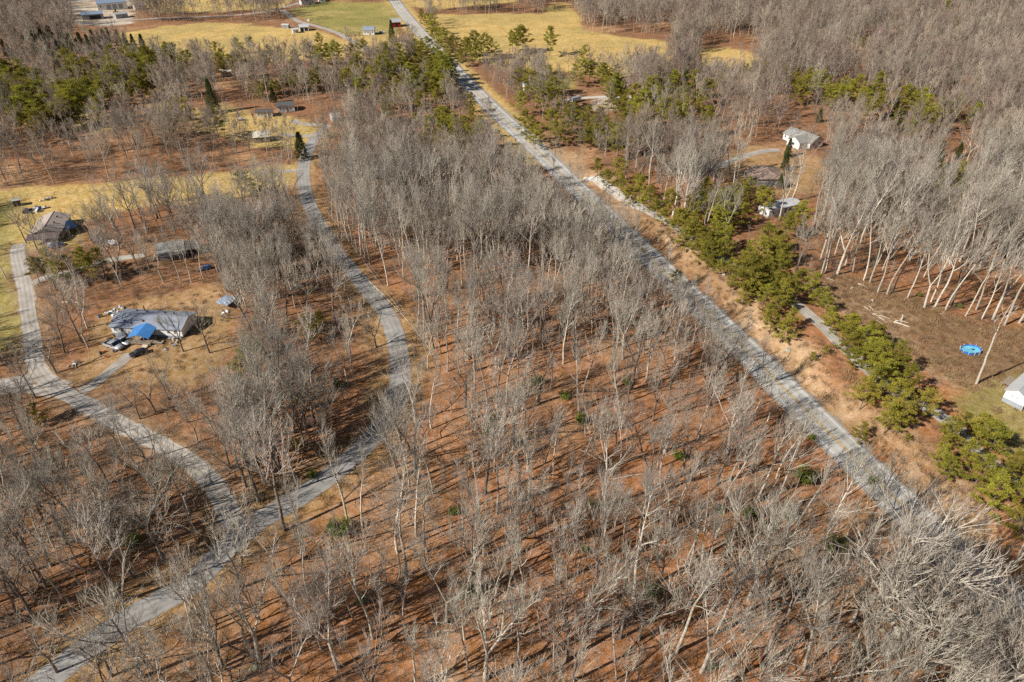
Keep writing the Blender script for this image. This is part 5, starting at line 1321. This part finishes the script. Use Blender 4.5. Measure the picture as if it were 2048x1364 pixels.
# ------------------------------------------------------------------ pool, logs, boulders, poles, fence, small things
x, y, z = G(1940, 702)
pool = empty('swimming_pool', (x, y, z), .2); tag(pool, 'oval blue above-ground pool with white posts in the weedy clearing', 'pool')
n = 28; A_, B_ = 2.7, 1.9
ring = lambda a, b, zz: [(a * math.cos(2 * math.pi * i / n), b * math.sin(2 * math.pi * i / n), zz + .07 * math.sin(i * 1.9)) for i in range(n)]
vs = ring(A_, B_, 0) + ring(A_ * .99, B_ * .99, .75) + ring(A_ * .95, B_ * .95, .73) + ring(A_ * .93, B_ * .93, .1)
MB().add(vs, [(i + k * n, (i + 1) % n + k * n, (i + 1) % n + (k + 1) * n, i + (k + 1) * n) for k in range(3) for i in range(n)]).build('wall', M['poolblue'], pool)
MB().add([(a * .945, b * .945, .42) for a, b, _ in ring(A_, B_, 0)], [tuple(range(n))]).build('water', M['poolwater'], pool)
for i in range(11):
    t = 2 * math.pi * i / 11; MB().rod((A_ * 1.03 * math.cos(t), B_ * 1.03 * math.sin(t), -.2), (A_ * 1.06 * math.cos(t), B_ * 1.06 * math.sin(t), .98), .055).build('post', M['trim'], pool)
MB().box(.3, -.3, .44, 1.1, .1, .5).build('float', M['blackpaint'], pool)

def log(name, label, A, B, r, m='palewood', bend=.15, lift=0.0, cat='log', group=None, twigs=4):
    a = np.array(G(*A)); b = np.array(G(*B)); rg = np.random.default_rng(int(A[0] * 7 + A[1]))
    n = 6; P = [(0, 0, 0)]
    root = empty(name, tuple(a + [0, 0, r + lift])); tag(root, label, cat, group)
    pts = []
    for i in range(n + 1):
        f = i / n; p = a * (1 - f) + b * f; p[2] = float(height(p[0], p[1])) + r + lift
        s = math.sin(math.pi * f) * bend; d = b - a
        p = p + np.array([-d[1], d[0], 0]) / (np.linalg.norm(d) + 1e-6) * s
        pts.append(p - (a + [0, 0, r + lift]))
    V, F = tube(np.array(pts), np.linspace(r, r * .55, n + 1), 8, caps=True); MB().add(V, F).build('trunk', M[m], root, True)
    for i in range(twigs):
        p = pts[1 + i % (n - 1)]; d = nrm(np.array([rg.normal(), rg.normal(), .5])); MB().rod(p, p + d * rg.uniform(.6, 1.6), r * .3, r * .08, 4).build('branch_stub', M[m], root)
for i, (A, B, r, lb) in enumerate([((1728, 614), (1747, 631), .16, 'leftmost bleached log of the clearing pile'), ((1737, 612), (1752, 629), .12, 'thin pale log leaning right of the leftmost pile log'), ((1746, 628), (1773, 646), .2, 'thick bleached log in the middle of the clearing pile'), ((1757, 632), (1780, 640), .12, 'thin pale log behind the middle pile log'), ((1787, 645), (1820, 656), .24, 'thickest bleached log at the right of the clearing pile'), ((1790, 643), (1818, 648), .16, 'pale log behind the thickest pile log'), ((1752, 641), (1766, 650), .13, 'short pale log in front of the middle pile log'), ((1716, 568), (1738, 579), .15, 'grey log at the edge of the pole-straight trees above the pile'), ((1650, 556), (1668, 562), .12, 'thin grey log at the top left of the clearing'), ((1880, 628), (1892, 629), .1, 'short pale log below the tall trunks at right'),
                               ((1225, 960), (1292, 948), .17, 'fallen pale trunk lying in the open leaf litter'), ((1526, 990), (1560, 1040), .11, 'fallen thin trunk left of the pair near the highway shrubs'), ((1537, 991), (1578, 1052), .10, 'fallen thin trunk right of the pair near the highway shrubs'), ((928, 768), (950, 780), .16, 'short pale log lying in the wood above the ditch'), ((862, 1246), (914, 1252), .13, 'fallen grey branch in the brush pile of the lower wood'), ((870, 1256), (905, 1240), .12, 'crossing branch of the brush pile in the lower wood'), ((874, 1264), (915, 1262), .12, 'lowest branch of the brush pile in the lower wood'), ((738, 562), (818, 645), .15, 'long thin pale trunk lying along the side road bend'), ((1160, 900), (1210, 930), .1, 'thin fallen stick trunk in the middle of the wood'), ((125, 605), (160, 607), .16, 'white fallen trunk in the brush by the gravel drive')]):
    log('fallen_log', lb, A, B, r, bend=.2 if r < .2 else .1, lift=.15 if 2 <= i < 7 and i % 2 else 0, twigs=3)
x, y, z = G(1802, 641); st = empty('tree_stump', (x, y, z)); tag(st, 'tall splintered pale stump standing behind the clearing log pile', 'stump')
V, F = tube(np.array([(0, 0, -.2), (0.05, 0, .8), (.0, .05, 1.9)]), [.32, .22, .12], 9, caps=True); MB().add(V, F).build('trunk', M['palewood'], st)
for i in range(4): MB().rod((0, 0, .1), (math.cos(i * 1.7) * .9, math.sin(i * 1.7) * .9, -.05), .12, .03).build('root', M['palewood'], st)
for (a, b_, lb) in ((1744, 602, 'small pale stump above the leftmost pile log'), (1704, 577, 'low cut stump at the top of the weedy clearing')):
    x, y, z = G(a, b_); st = empty('tree_stump', (x, y, z)); tag(st, lb, 'stump')
    V, F = tube(np.array([(0, 0, -.2), (0, 0, .45)]), [.42, .34], 9, caps=True); MB().add(V, F).build('trunk', M['palewood'], st)
    for i in range(4): MB().rod((0, 0, .12), (math.cos(i * 1.6) * .9, math.sin(i * 1.6) * .9, -.05), .13, .03).build('root', M['palewood'], st)

def boulder(name, label, P, s, m='moss', cat='boulder', group=None):
    import bmesh
    x, y, z = G(*P); rg = np.random.default_rng(int(P[0] + 3 * P[1]))
    bm = bmesh.new(); bmesh.ops.create_icosphere(bm, subdivisions=3, radius=1.0)
    ph = rg.uniform(0, 6.28, 6); pl = [nrm(rg.normal(0, 1, 3)) for _ in range(7)]; cut = rg.uniform(.62, .9, 7)
    for v in bm.verts:
        c = np.array(v.co)
        for n_, k in zip(pl, cut):
            d = c @ n_
            if d > k: c = c - n_ * (d - k)
        c = c * (1 + .05 * math.sin(5 * c[0] + ph[0]) + .05 * math.sin(6 * c[1] + ph[1]))
        v.co = (c[0] * s, c[1] * s * .8, c[2] * s * .55)
    me = bpy.data.meshes.new(name); bm.to_mesh(me); bm.free(); me.materials.append(M[m])
    o = obj(name, me, None, (x, y, z + s * .18)); o.rotation_euler = (0, 0, rg.uniform(0, 6.28)); tag(o, label, cat, group)
for P, s, lb in (((1712, 1290), 1.0, 'large flat mossy boulder between the lower right trees'), ((1748, 1234), .7, 'pale boulder above the mossy boulders near the big spreading trees'), ((1716, 1242), .6, 'pale rock at the foot of the tall forked trunk'), ((1765, 1262), .55, 'mossy rock left of the big wide-limbed trunk'), ((1738, 1268), .8, 'mossy boulder in the middle of the lower right rocks'), ((1722, 1322), .9, 'lowest mossy boulder at the lower right'), ((508, 1335), .9, 'dark mossy boulder near the bottom by the side road')):
    boulder('boulder', lb, P, s)
for P, s, lb in (((1576, 700), .9, 'broad bare grey rock ledge on the highway bank'), ((1448, 550), .8, 'pale sandy rock high on the highway bank'), ((1462, 565), .6, 'small pale rock below the sandy rock on the bank'), ((1848, 984), .3, 'small white stone at the highway edge near the big trees'), ((1858, 988), .25, 'smaller white stone right of the other at the highway edge')):
    boulder('bank_rock', lb, P, s, 'junk' if s < .4 else 'stone', 'rock')

def pole(label, P, hgt, wires=True):
    x, y, z = G(*P); o = empty('utility_pole', (x, y, z), .5); tag(o, label, 'utility pole')
    MB().rod((0, 0, -.6), (0, 0, hgt), .16, .11, 9).build('shaft', M['pole'], o)
    MB().box(-1.1, -.06, hgt - .75, 1.1, .06, hgt - .62).build('crossarm', M['pole'], o)
    for u in (-1.0, 0, 1.0): MB().rod((u, 0, hgt - .62), (u, 0, hgt - .42), .05).build('insulator', M['trim'], o)
    return np.array([x, y, z + hgt - .45])
t1 = pole('weathered utility pole by the field beside the upper side road', (577, 328), 9.5)
t2 = pole('pale utility pole on the right verge of the side road', (664, 465), 9.0)
t3 = pole('utility pole just below the lower edge of the wood', (1475, 1560), 10)
def power(label, a, b, offs, sag):
    root = empty('power_line', tuple(a)); tag(root, label, 'wire')
    for k, (dx, dz) in enumerate(offs):
        P = []
        for i in range(25):
            f = i / 24; p = a * (1 - f) + b * f + np.array([dx, 0, dz - sag * 4 * f * (1 - f)]); P.append(p - a)
        V, F = tube(np.array(P), [.013] * 25, 4, caps=True); MB().add(V, F).build('wire', M['wire'], root)
power('pair of thin bright power wires crossing the wood diagonally', t2, t3, ((-.5, 0), (.5, 0), (0, -1.1)), 2.6)
power('thin power wires beside the upper side road', t1, t2, ((-.5, 0), (.5, 0)), 1.2)

# wire fence along the field above the tan-roofed house
fx = [(12, 398), (28, 397), (42, 396), (56, 395), (83, 393), (110, 391), (134, 389), (155, 386), (180, 384), (205, 382), (232, 379), (260, 376)]
fp = [np.array(G(*p)) for p in fx]; fr = empty('wire_fence', tuple(fp[0])); tag(fr, 'thin wire fence with dark posts along the grassy strip', 'fence')
for p in fp:
    q = p - fp[0]; MB().rod((q[0], q[1], q[2] - .3), (q[0] + .05, q[1], q[2] + 1.35), .07, n=5).build('post', M['pinebark'], fr)
for hz in (.5, .9, 1.25):
    for a, b in zip(fp[:-1], fp[1:]):
        MB().rod(tuple(a - fp[0] + [0, 0, hz]), tuple(b - fp[0] + [0, 0, hz]), .012, n=3).build('wire', M['greysiding'], fr)
# pasture fence by the far gravel road
fx = [(693, 70), (700, 69), (707, 68), (714, 67), (721, 66)]
fp = [np.array(G(*p)) for p in fx]; fr = empty('pasture_fence', tuple(fp[0])); tag(fr, 'short pasture fence at the near edge of the far green field', 'fence')
for p in fp: q = p - fp[0]; MB().rod((q[0], q[1], q[2] - .3), (q[0], q[1], q[2] + 1.5), .09, n=5).build('post', M['wood'], fr)
for hz in (.5, .95, 1.4):
    for a, b in zip(fp[:-1], fp[1:]): MB().box(0, 0, 0, 0, 0, 0) if False else MB().rod(tuple(a - fp[0] + [0, 0, hz]), tuple(b - fp[0] + [0, 0, hz]), .05, n=4).build('rail', M['wood'], fr)

def heap(label, P, n, spread, mats, cat='scrap heap', size=.7):
    x, y, z = G(*P); root = empty('scrap_heap', (x, y, z)); tag(root, label, cat); rg = np.random.default_rng(int(P[0] * 3 + P[1]))
    for i in range(n):
        a, b, c = rg.uniform(.35, 1.2, 3) * size; px_, py_ = rg.normal(0, spread, 2); c *= .6
        o = MB().add([(-a * .5, -b * .5, 0), (a * .5, -b * .45, 0), (a * .45, b * .5, 0), (-a * .5, b * .4, 0), (-a * .4, -b * .4, c), (a * .42, -b * .35, c * .8), (a * .35, b * .4, c * 1.1), (-a * .4, b * .3, c)], [(3, 2, 1, 0), (4, 5, 6, 7), (0, 1, 5, 4), (1, 2, 6, 5), (2, 3, 7, 6), (3, 0, 4, 7)]).build('scrap', M[mats[i % len(mats)]], root)
        o.location = (px_, py_, float(height(x + px_, y + py_)) - z + rg.uniform(0, .25)); o.rotation_euler = (rg.normal(0, .25), rg.normal(0, .25), rg.uniform(0, 6.28))
heap('pale scrap heap behind the left end of the blue-porch house', (230, 625), 16, 1.4, ('junk', 'trim', 'junk', 'greysiding'), size=1.0)
heap('scrap heap with a blue tarp behind the tan-roofed house', (75, 420), 14, 1.8, ('junk', 'navy', 'trim', 'bluepaint'), size=1.5)
heap('small dark and white scrap heap on the grass strip', (103, 397), 8, 1.3, ('junk', 'darkroof', 'trim'), size=1.1)
heap('clutter beside the porch of the blue-porch house', (345, 686), 14, 1.6, ('wood', 'greysiding', 'junk'), size=.9)
heap('coloured clutter beside the silver pickup', (212, 706), 8, 1.2, ('orangepaint', 'bluepaint', 'bed', 'wood'), size=.7)
heap('white bags at the yard end of the tarp shelter', (450, 626), 7, .9, ('trim', 'junk'), size=.8)
heap('bare grey firewood heap left of the yard driveway', (152, 728), 12, 1.0, ('wood', 'junk', 'wood'), size=.7)
def barrel(label, P, m, cat='barrel'):
    x, y, z = G(*P); o = empty('barrel', (x, y, z)); tag(o, label, cat)
    V, F = tube(np.array([(0, 0, 0), (0, 0, .3), (0, 0, .32), (0, 0, .6), (0, 0, .62), (0, 0, .9)]), [.3, .3, .32, .32, .3, .3], 14, caps=True); MB().add(V, F).build('body', M[m], o)
    V, F = tube(np.array([(0, 0, .9), (0, 0, .94)]), [.31, .31], 14, caps=True); MB().add(V, F).build('lid', M['bed'], o)
barrel('blue barrel at the foot of a tree left of the white house', (199, 635), 'bluemetal'); barrel('green barrel beside the blue barrel', (204, 634), 'holly')
barrel('yellow barrel by the left corner of the white house', (230, 676), 'yellowpaint')
x, y, z = G(607, 249); o = empty('marker_post', (x, y, z)); tag(o, 'small yellow marker post beside the upper gravel drive', 'post')
MB().rod((0, 0, -.2), (0, 0, 1.2), .16, .12, 8).build('shaft', M['yellowpaint'], o); MB().box(-.35, -.06, .8, .35, .06, 1.0).build('crossbar', M['yellowpaint'], o)
x, y, z = G(617, 42); o = empty('field_gate_box', (x, y, z)); tag(o, 'tiny white feed box on the brown field edge by the gravel road', 'box')
MB().box(-.9, -.6, 0, .9, .6, 1.2).build('body', M['siding'], o); MB().slab([(-1, -.7, 1.3), (1, -.7, 1.3), (1, .7, 1.5), (-1, .7, 1.5)], .08).build('lid', M['metalroof'], o)
